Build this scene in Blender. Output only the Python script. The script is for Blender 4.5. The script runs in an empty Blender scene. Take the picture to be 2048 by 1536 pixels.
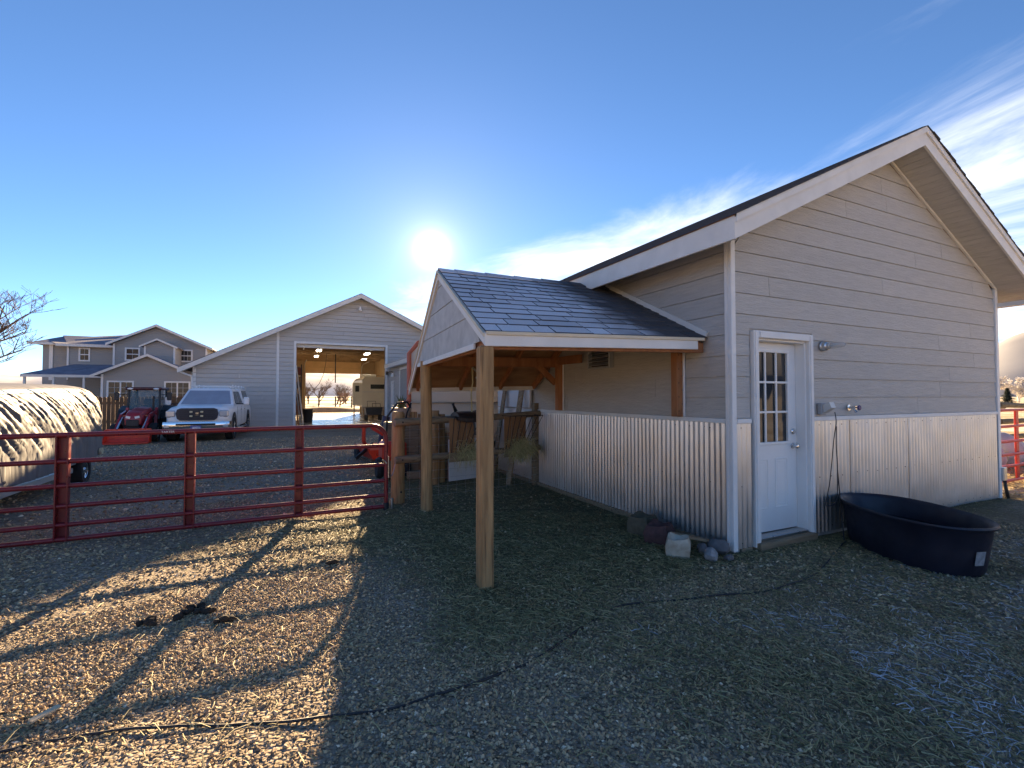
import bpy, math, random
import numpy as np
R = math.radians
random.seed(7)
RNG = np.random.default_rng(11)
D = bpy.data
SC = bpy.context.scene
COL = SC.collection

# ------------------------------------------------------------------ camera, sky, sun, exposure
cam = D.cameras.new('camera')
cam.sensor_width = 36.0
cam.lens = 950.0 / 2048.0 * 36.0
cam.clip_start = 0.05
cam.clip_end = 12000.0
camo = D.objects.new('camera', cam)
COL.objects.link(camo)
camo.location = (0.0, 0.0, 1.5)
camo.rotation_euler = (R(90.0 + 1.447), 0.0, R(-25.536))
SC.camera = camo

SUN_EL, SUN_AZ = 17.0, 15.9          # azimuth is measured from +Y towards +X
sun_dir = (math.sin(R(SUN_AZ)) * math.cos(R(SUN_EL)), math.cos(R(SUN_AZ)) * math.cos(R(SUN_EL)), math.sin(R(SUN_EL)))

world = D.worlds.new('World')
SC.world = world
world.use_nodes = True
wt = world.node_tree
wt.nodes.clear()


def wn(kind, **kw):
    n = wt.nodes.new(kind)
    for k, v in kw.items():
        setattr(n, k, v)
    return n


def wl(a, b):
    wt.links.new(a, b)


def wmath(op, a, b=None, clamp=False):
    n = wn('ShaderNodeMath', operation=op)
    n.use_clamp = clamp
    for i, v in enumerate((a, b)):
        if v is None:
            continue
        if isinstance(v, (int, float)):
            n.inputs[i].default_value = v
        else:
            wl(v, n.inputs[i])
    return n.outputs[0]


sky = wn('ShaderNodeTexSky', sky_type='NISHITA', sun_disc=False, sun_elevation=R(SUN_EL), sun_rotation=R(SUN_AZ),
         altitude=2200.0, air_density=0.8, dust_density=0.1, ozone_density=3.0)
tc = wn('ShaderNodeTexCoord')
sep = wn('ShaderNodeSeparateXYZ')
wl(tc.outputs['Generated'], sep.inputs[0])
zz = wmath('MAXIMUM', sep.outputs[2], 0.03)
px = wmath('DIVIDE', sep.outputs[0], zz)
py = wmath('DIVIDE', sep.outputs[1], zz)
# thin cirrus sheet: streaks run along +Y, the sheet starts at px ~ 1.8 and goes on to the east
cmb = wn('ShaderNodeCombineXYZ')
wl(wmath('MULTIPLY', px, 1.0), cmb.inputs[0])
wl(wmath('MULTIPLY', py, 0.45), cmb.inputs[1])
n1 = wn('ShaderNodeTexNoise')
n1.inputs['Scale'].default_value = 1.15
n1.inputs['Detail'].default_value = 9.0
n1.inputs['Roughness'].default_value = 0.62
n1.inputs['Distortion'].default_value = 0.55
wl(cmb.outputs[0], n1.inputs['Vector'])
n2 = wn('ShaderNodeTexNoise')
n2.inputs['Scale'].default_value = 0.55
n2.inputs['Detail'].default_value = 3.0
wl(cmb.outputs[0], n2.inputs['Vector'])
edge = wmath('MULTIPLY', wmath('ADD', wmath('SUBTRACT', px, 1.62), wmath('MULTIPLY', wmath('MINIMUM', py, 4.0), 0.2)), 0.95)
edge = wmath('MINIMUM', edge, 0.72)
cm = wmath('ADD', edge, wmath('MULTIPLY', wmath('SUBTRACT', n1.outputs['Fac'], 0.5), 3.0))
cm = wmath('ADD', cm, wmath('MULTIPLY', wmath('SUBTRACT', n2.outputs['Fac'], 0.5), 1.6))
cmask = wn('ShaderNodeMapRange', interpolation_type='SMOOTHSTEP')
cmask.inputs['From Min'].default_value = 0.12
cmask.inputs['From Max'].default_value = 1.5
cmask.inputs['To Max'].default_value = 0.8
wl(cm, cmask.inputs['Value'])
# sun aureole in the sky
dot = wn('ShaderNodeVectorMath', operation='DOT_PRODUCT')
wl(tc.outputs['Generated'], dot.inputs[0])
dot.inputs[1].default_value = sun_dir
ang = wmath('ARCCOSINE', wmath('MINIMUM', dot.outputs['Value'], 0.999999))


def gl(sig, amp):
    q = wmath('DIVIDE', ang, R(sig))
    return wmath('MULTIPLY', wmath('EXPONENT', wmath('MULTIPLY', q, -1.0)), amp)


glow = wmath('ADD', wmath('ADD', gl(0.45, 60.0), gl(1.7, 4.5)), gl(7.0, 1.1))
hs = wn('ShaderNodeHueSaturation')
hs.inputs['Saturation'].default_value = 1.06
wl(sky.outputs[0], hs.inputs['Color'])
mixc = wn('ShaderNodeMix', data_type='RGBA')
wl(cmask.outputs[0], mixc.inputs['Factor'])
wl(hs.outputs[0], mixc.inputs['A'])
mixc.inputs['B'].default_value = (7.2, 7.2, 7.3, 1.0)
gcol = wn('ShaderNodeVectorMath', operation='SCALE')
gcol.inputs[0].default_value = (1.0, 0.9, 0.74)
wl(glow, gcol.inputs['Scale'])
addg = wn('ShaderNodeVectorMath', operation='ADD')
wl(mixc.outputs['Result'], addg.inputs[0])
wl(gcol.outputs[0], addg.inputs[1])
bg = wn('ShaderNodeBackground')
bg.inputs['Strength'].default_value = 0.05
wl(addg.outputs[0], bg.inputs['Color'])
wo = wn('ShaderNodeOutputWorld')
wl(bg.outputs[0], wo.inputs['Surface'])

sl = D.lights.new('sun', 'SUN')
sl.energy = 5.0
sl.angle = R(0.53)
sl.color = (1.0, 0.71, 0.40)
suno = D.objects.new('sun', sl)
COL.objects.link(suno)
suno.location = (20, 60, 30)
suno.rotation_euler = (R(90.0 - SUN_EL), 0.0, R(180.0 - SUN_AZ))

SC.view_settings.view_transform = 'Standard'
SC.view_settings.look = 'None'
SC.view_settings.exposure = 2.28
SC.view_settings.gamma = 1.0
SC.view_settings.use_curve_mapping = False
SC.render.engine = 'CYCLES'
SC.cycles.use_denoising = True
SC.cycles.max_bounces = 7
SC.cycles.sample_clamp_indirect = 6.0
SC.cycles.caustics_reflective = False
SC.cycles.caustics_refractive = False

# ------------------------------------------------------------------ materials
MATS = {}


def mat(name, col, rough=0.6, metal=0.0, var=0.0, vscale=8.0, stretch=(1, 1, 1), bump=0.0, bscale=60.0, bstretch=None,
        col2=None, rnd=0.0, spec=0.5, trans=0.0, ior=None, alpha=None, crack=0.0, emit=None, estr=0.0, rvar=0.0, attr=None, coat=0.0, detail=5.0, contrast=(0.3, 0.7)):
    """procedural material: noise colour variation between col and col2, per-object random value, noise bump"""
    if name in MATS:
        return MATS[name]
    m = D.materials.new(name)
    m.use_nodes = True
    nt = m.node_tree
    b = nt.nodes['Principled BSDF']
    b.inputs['Base Color'].default_value = (*col, 1)
    b.inputs['Roughness'].default_value = rough
    b.inputs['Metallic'].default_value = metal
    b.inputs['Specular IOR Level'].default_value = spec
    if trans:
        b.inputs['Transmission Weight'].default_value = trans
    if alpha:
        b.inputs['Alpha'].default_value = alpha
    if ior:
        b.inputs['IOR'].default_value = ior
    if coat:
        b.inputs['Coat Weight'].default_value = coat
    if emit:
        b.inputs['Emission Color'].default_value = (*emit, 1)
        b.inputs['Emission Strength'].default_value = estr
    L = nt.links.new
    N = nt.nodes.new
    if var or col2 or bump or rvar or crack:
        t = N('ShaderNodeTexCoord')
        oi = N('ShaderNodeObjectInfo')
        add = N('ShaderNodeVectorMath')
        add.operation = 'MULTIPLY_ADD'
        cx = N('ShaderNodeCombineXYZ')
        L(oi.outputs['Random'], cx.inputs[0])
        L(oi.outputs['Random'], cx.inputs[1])
        L(cx.outputs[0], add.inputs[0])
        add.inputs[1].default_value = (37.0, 53.0, 0.0)
        L(t.outputs['Object'], add.inputs[2])
        src = add.outputs[0]

        def noise(scale, st, det=5.0, dist=0.0):
            mp = N('ShaderNodeMapping')
            mp.inputs['Scale'].default_value = st
            L(src, mp.inputs['Vector'])
            nn = N('ShaderNodeTexNoise')
            nn.inputs['Scale'].default_value = scale
            nn.inputs['Detail'].default_value = det
            nn.inputs['Distortion'].default_value = dist
            L(mp.outputs[0], nn.inputs['Vector'])
            return nn.outputs['Fac']
    cur = None
    if col2 or var:
        f = noise(vscale, stretch, detail, 0.4)
        mr = N('ShaderNodeMapRange')
        mr.inputs['From Min'].default_value, mr.inputs['From Max'].default_value = contrast
        L(f, mr.inputs['Value'])
        mx = N('ShaderNodeMix')
        mx.data_type = 'RGBA'
        c2 = col2 if col2 else tuple(max(0.0, c * (1 - var)) for c in col)
        c1 = col if col2 else tuple(c * (1 + var) for c in col)
        mx.inputs['A'].default_value = (*c1, 1)
        mx.inputs['B'].default_value = (*c2, 1)
        L(mr.outputs[0], mx.inputs['Factor'])
        cur = mx.outputs['Result']
    if crack:
        f = noise(3.0, (14, 14, 0.3) if crack > 0 else (0.3, 14, 14), 3.0)
        mr = N('ShaderNodeMapRange')
        mr.inputs['From Min'].default_value, mr.inputs['From Max'].default_value = 0.60, 0.66
        mr.inputs['To Max'].default_value = abs(crack)
        L(f, mr.inputs['Value'])
        mk = N('ShaderNodeMix')
        mk.data_type = 'RGBA'
        L(mr.outputs[0], mk.inputs['Factor'])
        L(cur, mk.inputs['A'])
        mk.inputs['B'].default_value = (col[0] * 0.22, col[1] * 0.2, col[2] * 0.2, 1)
        cur = mk.outputs['Result']
    if attr:
        an = N('ShaderNodeAttribute')
        an.attribute_name = attr
        cur = an.outputs['Color']
    if rnd:
        oi2 = N('ShaderNodeObjectInfo')
        mr = N('ShaderNodeMapRange')
        mr.inputs['To Min'].default_value = 1 - rnd
        mr.inputs['To Max'].default_value = 1 + rnd
        L(oi2.outputs['Random'], mr.inputs['Value'])
        vm = N('ShaderNodeVectorMath')
        vm.operation = 'SCALE'
        if cur:
            L(cur, vm.inputs[0])
        else:
            vm.inputs[0].default_value = col
        L(mr.outputs[0], vm.inputs['Scale'])
        cur = vm.outputs[0]
    if cur:
        L(cur, b.inputs['Base Color'])
    if rvar:
        f = noise(vscale * 2.3, stretch)
        mr = N('ShaderNodeMapRange')
        mr.inputs['From Min'].default_value = 0.3
        mr.inputs['From Max'].default_value = 0.7
        mr.inputs['To Min'].default_value = max(0.02, rough - rvar)
        mr.inputs['To Max'].default_value = min(1.0, rough + rvar)
        L(f, mr.inputs['Value'])
        L(mr.outputs[0], b.inputs['Roughness'])
    if bump:
        f = noise(bscale, bstretch or stretch, 6.0)
        bn = N('ShaderNodeBump')
        bn.inputs['Strength'].default_value = min(1.0, bump)
        bn.inputs['Distance'].default_value = 0.01
        L(f, bn.inputs['Height'])
        L(bn.outputs[0], b.inputs['Normal'])
    MATS[name] = m
    return m


# ------------------------------------------------------------------ mesh helpers
class MB:
    def __init__(self):
        self.v = []
        self.f = []

    def add(self, vs, fs):
        o = len(self.v)
        self.v.extend([tuple(p) for p in vs])
        self.f.extend([tuple(i + o for i in f) for f in fs])
        return self

    def box(self, a, b):
        x0, y0, z0 = [min(p, q) for p, q in zip(a, b)]
        x1, y1, z1 = [max(p, q) for p, q in zip(a, b)]
        return self.add([(x0, y0, z0), (x1, y0, z0), (x1, y1, z0), (x0, y1, z0), (x0, y0, z1), (x1, y0, z1), (x1, y1, z1), (x0, y1, z1)],
                        [(0, 3, 2, 1), (4, 5, 6, 7), (0, 1, 5, 4), (1, 2, 6, 5), (2, 3, 7, 6), (3, 0, 4, 7)])

    def cbox(self, a, b, c=0.01):
        """box with chamfered edges"""
        lo = np.array([min(p, q) for p, q in zip(a, b)], float)
        hi = np.array([max(p, q) for p, q in zip(a, b)], float)
        c = min(c, 0.45 * float((hi - lo).min()))
        idx = {}
        vs = []
        for sx in (0, 1):
            for sy in (0, 1):
                for sz in (0, 1):
                    s = (sx, sy, sz)
                    base = np.where(np.array(s) == 1, hi, lo)
                    inn = np.where(np.array(s) == 1, hi - c, lo + c)
                    for ax in range(3):
                        p = inn.copy()
                        p[ax] = base[ax]
                        idx[(s, ax)] = len(vs)
                        vs.append(tuple(p))
        fs = []
        for ax in range(3):
            o = [i for i in range(3) if i != ax]
            for sd in (0, 1):
                q = []
                for (p0, p1) in ((0, 0), (1, 0), (1, 1), (0, 1)):
                    s = [0, 0, 0]
                    s[ax] = sd
                    s[o[0]] = p0
                    s[o[1]] = p1
                    q.append(idx[(tuple(s), ax)])
                fl = (sd == 1) ^ (ax == 1)
                fs.append(tuple(q if fl else q[::-1]))
        for ax in range(3):
            o = [i for i in range(3) if i != ax]
            for p0 in (0, 1):
                for p1 in (0, 1):
                    s0 = [0, 0, 0]
                    s0[o[0]] = p0
                    s0[o[1]] = p1
                    s1 = list(s0)
                    s1[ax] = 1
                    s0, s1 = tuple(s0), tuple(s1)
                    fs.append((idx[(s0, o[0])], idx[(s1, o[0])], idx[(s1, o[1])], idx[(s0, o[1])]))
        for sx in (0, 1):
            for sy in (0, 1):
                for sz in (0, 1):
                    s = (sx, sy, sz)
                    fs.append((idx[(s, 0)], idx[(s, 1)], idx[(s, 2)]))
        return self.add(vs, fs)

    def beam(self, p, q, w, h, up=(0, 0, 1), c=0.0):
        """rectangular bar from p to q, width w (sideways), height h (along up)"""
        p = np.array(p, float)
        q = np.array(q, float)
        d = q - p
        ln = np.linalg.norm(d)
        d = d / ln
        upv = np.array(up, float)
        sd = np.cross(d, upv)
        if np.linalg.norm(sd) < 1e-6:
            sd = np.cross(d, (1, 0, 0))
        sd = sd / np.linalg.norm(sd)
        u2 = np.cross(sd, d)
        t = MB()
        if c:
            t.cbox((0, -w / 2, -h / 2), (ln, w / 2, h / 2), c)
        else:
            t.box((0, -w / 2, -h / 2), (ln, w / 2, h / 2))
        return self.add([tuple(p + d * a + sd * (-b) + u2 * e) for a, b, e in t.v], t.f)

    def prism(self, poly, a0, a1, axis='y'):
        """polygon extruded along axis between a0 and a1. poly in the other two coords"""
        n = len(poly)
        def P(p, a):
            if axis == 'y':
                return (p[0], a, p[1])
            if axis == 'x':
                return (a, p[0], p[1])
            return (p[0], p[1], a)
        vs = [P(p, a0) for p in poly] + [P(p, a1) for p in poly]
        fs = [tuple(range(n)), tuple(range(2 * n - 1, n - 1, -1))]
        for i in range(n):
            j = (i + 1) % n
            fs.append((i, i + n, j + n, j))
        return self.add(vs, fs)

    def tube(self, pts, r, n=8, closed=False, caps=True, jit=0.0):
        pts = [np.array(p, float) for p in pts]
        m = len(pts)
        rr = r if hasattr(r, '__len__') else [r] * m
        vs = []
        prev = None
        for i, p in enumerate(pts):
            if closed:
                t = pts[(i + 1) % m] - pts[i - 1]
            else:
                t = pts[min(i + 1, m - 1)] - pts[max(i - 1, 0)]
            t = t / (np.linalg.norm(t) + 1e-12)
            if prev is None:
                a = np.array((0, 0, 1.0)) if abs(t[2]) < 0.9 else np.array((1.0, 0, 0))
                s = np.cross(t, a)
            else:
                s = prev - t * (prev @ t)
            s = s / (np.linalg.norm(s) + 1e-12)
            prev = s
            u = np.cross(t, s)
            for k in range(n):
                an = 2 * math.pi * k / n
                q = rr[i] * (1 + (random.uniform(-jit, jit) if jit else 0))
                vs.append(tuple(p + q * (math.cos(an) * s + math.sin(an) * u)))
        fs = []
        for i in range(m if closed else m - 1):
            j = (i + 1) % m
            for k in range(n):
                l = (k + 1) % n
                fs.append((i * n + k, i * n + l, j * n + l, j * n + k))
        if caps and not closed:
            fs.append(tuple(range(n - 1, -1, -1)))
            fs.append(tuple((m - 1) * n + k for k in range(n)))
        return self.add(vs, fs)

    def lathe(self, prof, n=20, o=(0, 0, 0), ax=(0, 0, 1), closed=False):
        """prof: list of (radius, height along ax)"""
        ax = np.array(ax, float)
        ax /= np.linalg.norm(ax)
        a = np.array((1.0, 0, 0)) if abs(ax[0]) < 0.9 else np.array((0, 1.0, 0))
        s = np.cross(ax, a)
        s /= np.linalg.norm(s)
        u = np.cross(ax, s)
        o = np.array(o, float)
        vs = []
        for r, h in prof:
            for k in range(n):
                an = 2 * math.pi * k / n
                vs.append(tuple(o + ax * h + r * (math.cos(an) * s + math.sin(an) * u)))
        fs = []
        m = len(prof)
        for i in range(m if closed else m - 1):
            j = (i + 1) % m
            for k in range(n):
                l = (k + 1) % n
                fs.append((i * n + k, i * n + l, j * n + l, j * n + k))
        if not closed:
            if prof[0][0] > 1e-4:
                fs.append(tuple(range(n - 1, -1, -1)))
            if prof[-1][0] > 1e-4:
                fs.append(tuple((m - 1) * n + k for k in range(n)))
        return self.add(vs, fs)

    def loft(self, secs, closed=True, caps=True):
        n = len(secs[0])
        vs = [p for s in secs for p in s]
        fs = []
        for i in range(len(secs) - 1):
            for k in range(n if closed else n - 1):
                l = (k + 1) % n
                fs.append((i * n + k, i * n + l, (i + 1) * n + l, (i + 1) * n + k))
        if caps and closed:
            fs.append(tuple(range(n - 1, -1, -1)))
            fs.append(tuple((len(secs) - 1) * n + k for k in range(n)))
        return self.add(vs, fs)

    def quad(self, a, b, c, d):
        return self.add([a, b, c, d], [(0, 1, 2, 3)])

    def ball(self, c, r, n=10, m=7, jit=0.0, seed=None):
        rr = random.Random(seed) if seed is not None else random
        r = r if hasattr(r, '__len__') else (r, r, r)
        vs = [(c[0], c[1], c[2] - r[2])]
        for i in range(1, m):
            th = math.pi * i / m
            for k in range(n):
                an = 2 * math.pi * k / n
                q = 1 + rr.uniform(-jit, jit)
                vs.append((c[0] + q * r[0] * math.sin(th) * math.cos(an), c[1] + q * r[1] * math.sin(th) * math.sin(an), c[2] - q * r[2] * math.cos(th)))
        vs.append((c[0], c[1], c[2] + r[2]))
        fs = []
        for k in range(n):
            l = (k + 1) % n
            fs.append((0, 1 + l, 1 + k))
            for i in range(m - 2):
                fs.append((1 + i * n + k, 1 + i * n + l, 1 + (i + 1) * n + l, 1 + (i + 1) * n + k))
            fs.append((1 + (m - 2) * n + k, 1 + (m - 2) * n + l, len(vs) - 1))
        return self.add(vs, fs)

    def mesh(self, name, m, off=(0, 0, 0), smooth=False, fix=True):
        me = D.meshes.new(name)
        ox, oy, oz = off
        me.from_pydata([(a - ox, b - oy, c - oz) for a, b, c in self.v], [], self.f)
        if m is not None:
            me.materials.append(m)
        if fix:
            import bmesh
            bm = bmesh.new()
            bm.from_mesh(me)
            bmesh.ops.recalc_face_normals(bm, faces=bm.faces)
            bm.to_mesh(me)
            bm.free()
        if smooth:
            me.polygons.foreach_set('use_smooth', [True] * len(me.polygons))
            if smooth is not True:
                me.set_sharp_from_angle(angle=R(smooth))
        me.update()
        return me

    def build(self, name, m, parent=None, smooth=False, fix=True):
        off = OFF.get(parent.name, (0, 0, 0)) if parent else (0, 0, 0)
        o = D.objects.new(name, self.mesh(name, m, off, smooth, fix))
        COL.objects.link(o)
        if parent:
            o.parent = parent
            OFF[o.name] = off
        return o


OFF = {}


def tag(o, label=None, cat=None, group=None, kind=None):
    if label:
        o['label'] = label
    if cat:
        o['category'] = cat
    if group:
        o['group'] = group
    if kind:
        o['kind'] = kind
    return o


def thing(name, label, cat, loc=(0, 0, 0), rotz=0.0, group=None, world=True):
    """an Empty at the base of a thing. world=True: its parts are given in world coordinates"""
    o = D.objects.new(name, None)
    o.empty_display_size = 0.2
    COL.objects.link(o)
    o.location = loc
    o.rotation_euler = (0, 0, rotz)
    tag(o, label, cat, group)
    OFF[o.name] = tuple(loc) if world else (0, 0, 0)
    return o


def single(name, mb, m, label, cat, base=None, group=None, smooth=False, kind=None):
    """a thing that is one mesh; verts in world coords, origin put at base"""
    vs = np.array(mb.v)
    if base is None:
        base = (float(vs[:, 0].mean()), float(vs[:, 1].mean()), float(vs[:, 2].min()))
    o = D.objects.new(name, mb.mesh(name, m, base, smooth))
    o.location = base
    COL.objects.link(o)
    tag(o, label, cat, group, kind)
    return o


def inst(me, name, parent, loc=(0, 0, 0), rot=(0, 0, 0), sc=(1, 1, 1)):
    o = D.objects.new(name, me)
    COL.objects.link(o)
    if parent:
        o.parent = parent
        off = OFF.get(parent.name, (0, 0, 0))
        loc = tuple(a - b for a, b in zip(loc, off))
    o.location = loc
    o.rotation_euler = rot
    o.scale = sc
    return o


def copy_tree(o, parent=None):
    c = o.copy()
    COL.objects.link(c)
    if parent:
        c.parent = parent
    for ch in list(o.children):
        copy_tree(ch, c)
    return c


def siding(parent, m, O, U, N, z0, z1, reveal, span, holes=(), seams=1, tb=0.021, tt=0.011, name='siding_board', rs=1, gap=0.0035):
    """horizontal lap siding: each board is an object. span(z) -> (u0,u1); holes: (u0,u1,z0,z1)"""
    rr = random.Random(rs)
    O = np.array(O, float)
    U = np.array(U, float)
    N = np.array(N, float)
    zb = z0
    while zb < z1 - 0.01:
        zt = min(zb + reveal, z1)
        br = sorted({zb, zt} | {h for ho in holes for h in ho[2:4] if zb + 0.012 < h < zt - 0.012})
        a, b = span((zb + zt) / 2)
        sm = sorted(rr.uniform(a + 0.4, b - 0.4) for _ in range(seams)) if (b - a) > 1.2 else []
        for s0, s1 in zip(br[:-1], br[1:]):
            if s0 == zb:
                s0 = s0 + gap
            zm = (s0 + s1) / 2
            bl, tl = span(s0), span(s1 - 0.002)
            cuts = [('L', None)]
            segs = [[None, None]]
            hs_ = sorted(h for h in holes if h[2] < zm < h[3])
            pts = []
            cur = None
            ivs = []
            left = None
            for h in hs_:
                ivs.append((left, h[0]))
                left = h[1]
            ivs.append((left, None))
            for iv in ivs:
                lo = iv[0] if iv[0] is not None else min(bl[0], tl[0])
                hi = iv[1] if iv[1] is not None else max(bl[1], tl[1])
                cc = [c for c in sm if lo + 0.15 < c < hi - 0.15]
                ed = [iv[0]] + cc + [iv[1]]
                for k in range(len(ed) - 1):
                    l, r_ = ed[k], ed[k + 1]
                    g = 0.0022
                    u0b, u0t = (bl[0], tl[0]) if l is None else (l + g, l + g)
                    u1b, u1t = (bl[1], tl[1]) if r_ is None else (r_ - g, r_ - g)
                    if u1b - u0b < 0.02:
                        continue
                    u1t = max(u1t, u0t + 0.004)
                    ob = tb + (tt - tb) * (s0 - zb) / reveal
                    ot = tb + (tt - tb) * (s1 - zb) / reveal
                    vs = []
                    for (u, z, o_) in ((u0b, s0, 0), (u1b, s0, 0), (u1b, s0, ob), (u0b, s0, ob), (u0t, s1, 0), (u1t, s1, 0), (u1t, s1, ot), (u0t, s1, ot)):
                        vs.append(tuple(O + U * u + N * o_ + np.array((0, 0, z))))
                    MB().add(vs, [(0, 1, 2, 3), (7, 6, 5, 4), (0, 4, 5, 1), (1, 5, 6, 2), (2, 6, 7, 3), (3, 7, 4, 0)]).build(name, m, parent)
        zb += reveal


# material palette
M_SID = mat('barn_siding', (0.505, 0.485, 0.455), 0.6, var=0.09, vscale=4.0, stretch=(1, 1, 14), bump=1.0, bscale=16.0, bstretch=(1.0, 1.0, 9), rnd=0.035)
M_WSID = mat('shop_siding', (0.50, 0.49, 0.475), 0.7, var=0.05, vscale=3.0, stretch=(1, 1, 4), bump=0.2, bscale=30, bstretch=(1, 1, 8), rnd=0.04)
M_TRIM = mat('white_trim', (0.78, 0.775, 0.76), 0.55, var=0.04, vscale=6.0, bump=0.06, bscale=120)
M_TRIMW = mat('fascia_paint', (0.74, 0.72, 0.68), 0.6, var=0.06, vscale=4.0, stretch=(1, 1, 1), bump=0.1, bscale=90, rnd=0.03)
M_GALV = mat('galvanised_steel', (0.62, 0.63, 0.64), 0.33, 0.9, col2=(0.52, 0.53, 0.54), vscale=2.5, rvar=0.04, rnd=0.04)
M_SHIN = mat('asphalt_shingle', (0.075, 0.075, 0.085), 0.9, col2=(0.045, 0.045, 0.05), vscale=90.0, bump=0.5, bscale=300, rnd=0.2)
M_POST = mat('treated_post', (0.47, 0.285, 0.125), 0.78, col2=(0.27, 0.155, 0.065), vscale=6.0, stretch=(5, 5, 0.45), bump=0.6, bscale=30, bstretch=(4, 4, 0.4), rnd=0.1, crack=0.75)
M_PLANK = mat('weathered_rail', (0.30, 0.22, 0.135), 0.8, col2=(0.20, 0.14, 0.085), vscale=6.0, stretch=(0.6, 4, 4), bump=0.35, bscale=30, bstretch=(0.5, 4, 4), rnd=0.1, crack=-0.7)
M_ORANGE = mat('stained_timber', (0.42, 0.185, 0.075), 0.65, col2=(0.28, 0.11, 0.045), vscale=4.0, stretch=(3, 3, 0.7), bump=0.2, bscale=40, bstretch=(3, 3, 0.5), rnd=0.1)
M_PLY = mat('plywood_deck', (0.40, 0.235, 0.115), 0.7, col2=(0.25, 0.13, 0.06), vscale=3.2, stretch=(0.7, 3.0, 3.0), bump=0.2, bscale=20, bstretch=(0.6, 3, 3), rnd=0.06)
M_RED = mat('red_gate_paint', (0.215, 0.013, 0.022), 0.38, col2=(0.15, 0.014, 0.017), vscale=9.0, rvar=0.14, bump=0.05, bscale=40)
M_ORED = mat('orange_red_paint', (0.62, 0.045, 0.02), 0.38, var=0.12, vscale=6.0, coat=0.2)
M_BLACK = mat('black_plastic', (0.015, 0.016, 0.02), 0.5, var=0.2, vscale=10)
M_RUBBER = mat('tyre_rubber', (0.022, 0.022, 0.023), 0.85, var=0.3, vscale=20, bump=0.2)
M_DARK = mat('dark_steel', (0.03, 0.03, 0.034), 0.5, 0.6, var=0.3, vscale=15)
M_CHROME = mat('chrome', (0.72, 0.72, 0.72), 0.14, 1.0, rvar=0.05)
M_STEEL = mat('brushed_steel', (0.5, 0.5, 0.5), 0.35, 1.0, rvar=0.1)
M_GLASS = mat('window_glass', (0.03, 0.033, 0.036), 0.04, spec=0.5)
M_CONC = mat('concrete', (0.42, 0.40, 0.37), 0.45, var=0.12, vscale=1.2, rvar=0.12, bump=0.06, bscale=50)

# ------------------------------------------------------------------ ground
def vnoise(x, y, s, seed=0):
    """cheap smooth value noise on numpy arrays"""
    x = np.asarray(x, float) * s
    y = np.asarray(y, float) * s
    xi, yi = np.floor(x).astype(int), np.floor(y).astype(int)
    fx, fy = x - xi, y - yi
    fx = fx * fx * (3 - 2 * fx)
    fy = fy * fy * (3 - 2 * fy)

    def hsh(a, b):
        n = (a * 374761393 + b * 668265263 + seed * 1274126177) & 0x7fffffff
        n = ((n ^ (n >> 13)) * 1274126177) & 0x7fffffff
        return (n ^ (n >> 16)) % 10007 / 10007.0
    a, b, c, d = hsh(xi, yi), hsh(xi + 1, yi), hsh(xi, yi + 1), hsh(xi + 1, yi + 1)
    return (a * (1 - fx) + b * fx) * (1 - fy) + (c * (1 - fx) + d * fx) * fy


def fbm(x, y, s, seed=0):
    return (vnoise(x, y, s, seed) + 0.5 * vnoise(x, y, s * 2.1, seed + 1) + 0.25 * vnoise(x, y, s * 4.3, seed + 2)) / 1.75


def sstep(a, b, x):
    t = np.clip((np.asarray(x, float) - a) / (b - a), 0, 1)
    return t * t * (3 - 2 * t)


def ground_h(x, y):
    x = np.asarray(x, float)
    y = np.asarray(y, float)
    near = sstep(18, 12, np.abs(x)) * sstep(17, 13, y)
    h = (fbm(x, y, 1.3, 3) - 0.5) * 0.035 * near
    # gravel banked against the far end of the barn front
    h = h + 0.07 * np.exp(-(((x - 8.4) / 1.3) ** 2 + ((y - 2.75) / 0.5) ** 2))
    return h - 0.006


def hay_amt(x, y):
    x = np.asarray(x, float)
    y = np.asarray(y, float)
    e = fbm(x, y, 1.1, 9) - 0.5
    shel = sstep(0.75, 1.35, x - 0.06 * (y - 3) + e * 0.7) * sstep(2.35, 3.4, y + e * 0.9) * sstep(12, 10, y)
    yard = sstep(-0.9, 0.9, x + e * 1.3 + 0.12 * (y - 5)) * sstep(4.0, 5.6, y + e) * sstep(7.6, 6.6, y) * 0.85
    pen = sstep(1.2, 2.6, x + e * 1.6) * sstep(3.4, 2.6, y) * (0.10 + 0.42 * fbm(x, y, 0.8, 21))
    back = sstep(1.5, 2.5, y) * 0
    right = sstep(9.4, 10.2, x) * 0.8
    return np.clip(np.maximum.reduce([shel, yard, pen, right]), 0, 1)


def frost_amt(x, y):
    x = np.asarray(x, float)
    y = np.asarray(y, float)
    n = fbm(x, y, 1.6, 33)
    return sstep(0.47, 0.68, n + 0.10 * sstep(2.0, 3.6, x - 0.5 * (y - 1.2)) - 0.35 * sstep(2.7, 1.5, x) + 0.02) * sstep(2.6, 1.9, y)


def axis(lo, hi, st, far):
    a = list(np.arange(lo, hi + 1e-6, st))
    d = st
    x = lo
    left = []
    while x > -far:
        d *= 1.35
        x -= d
        left.append(x)
    d = st
    x = hi
    right = []
    while x < far:
        d *= 1.35
        x += d
        right.append(x)
    return np.array(left[::-1] + a + right)


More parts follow.
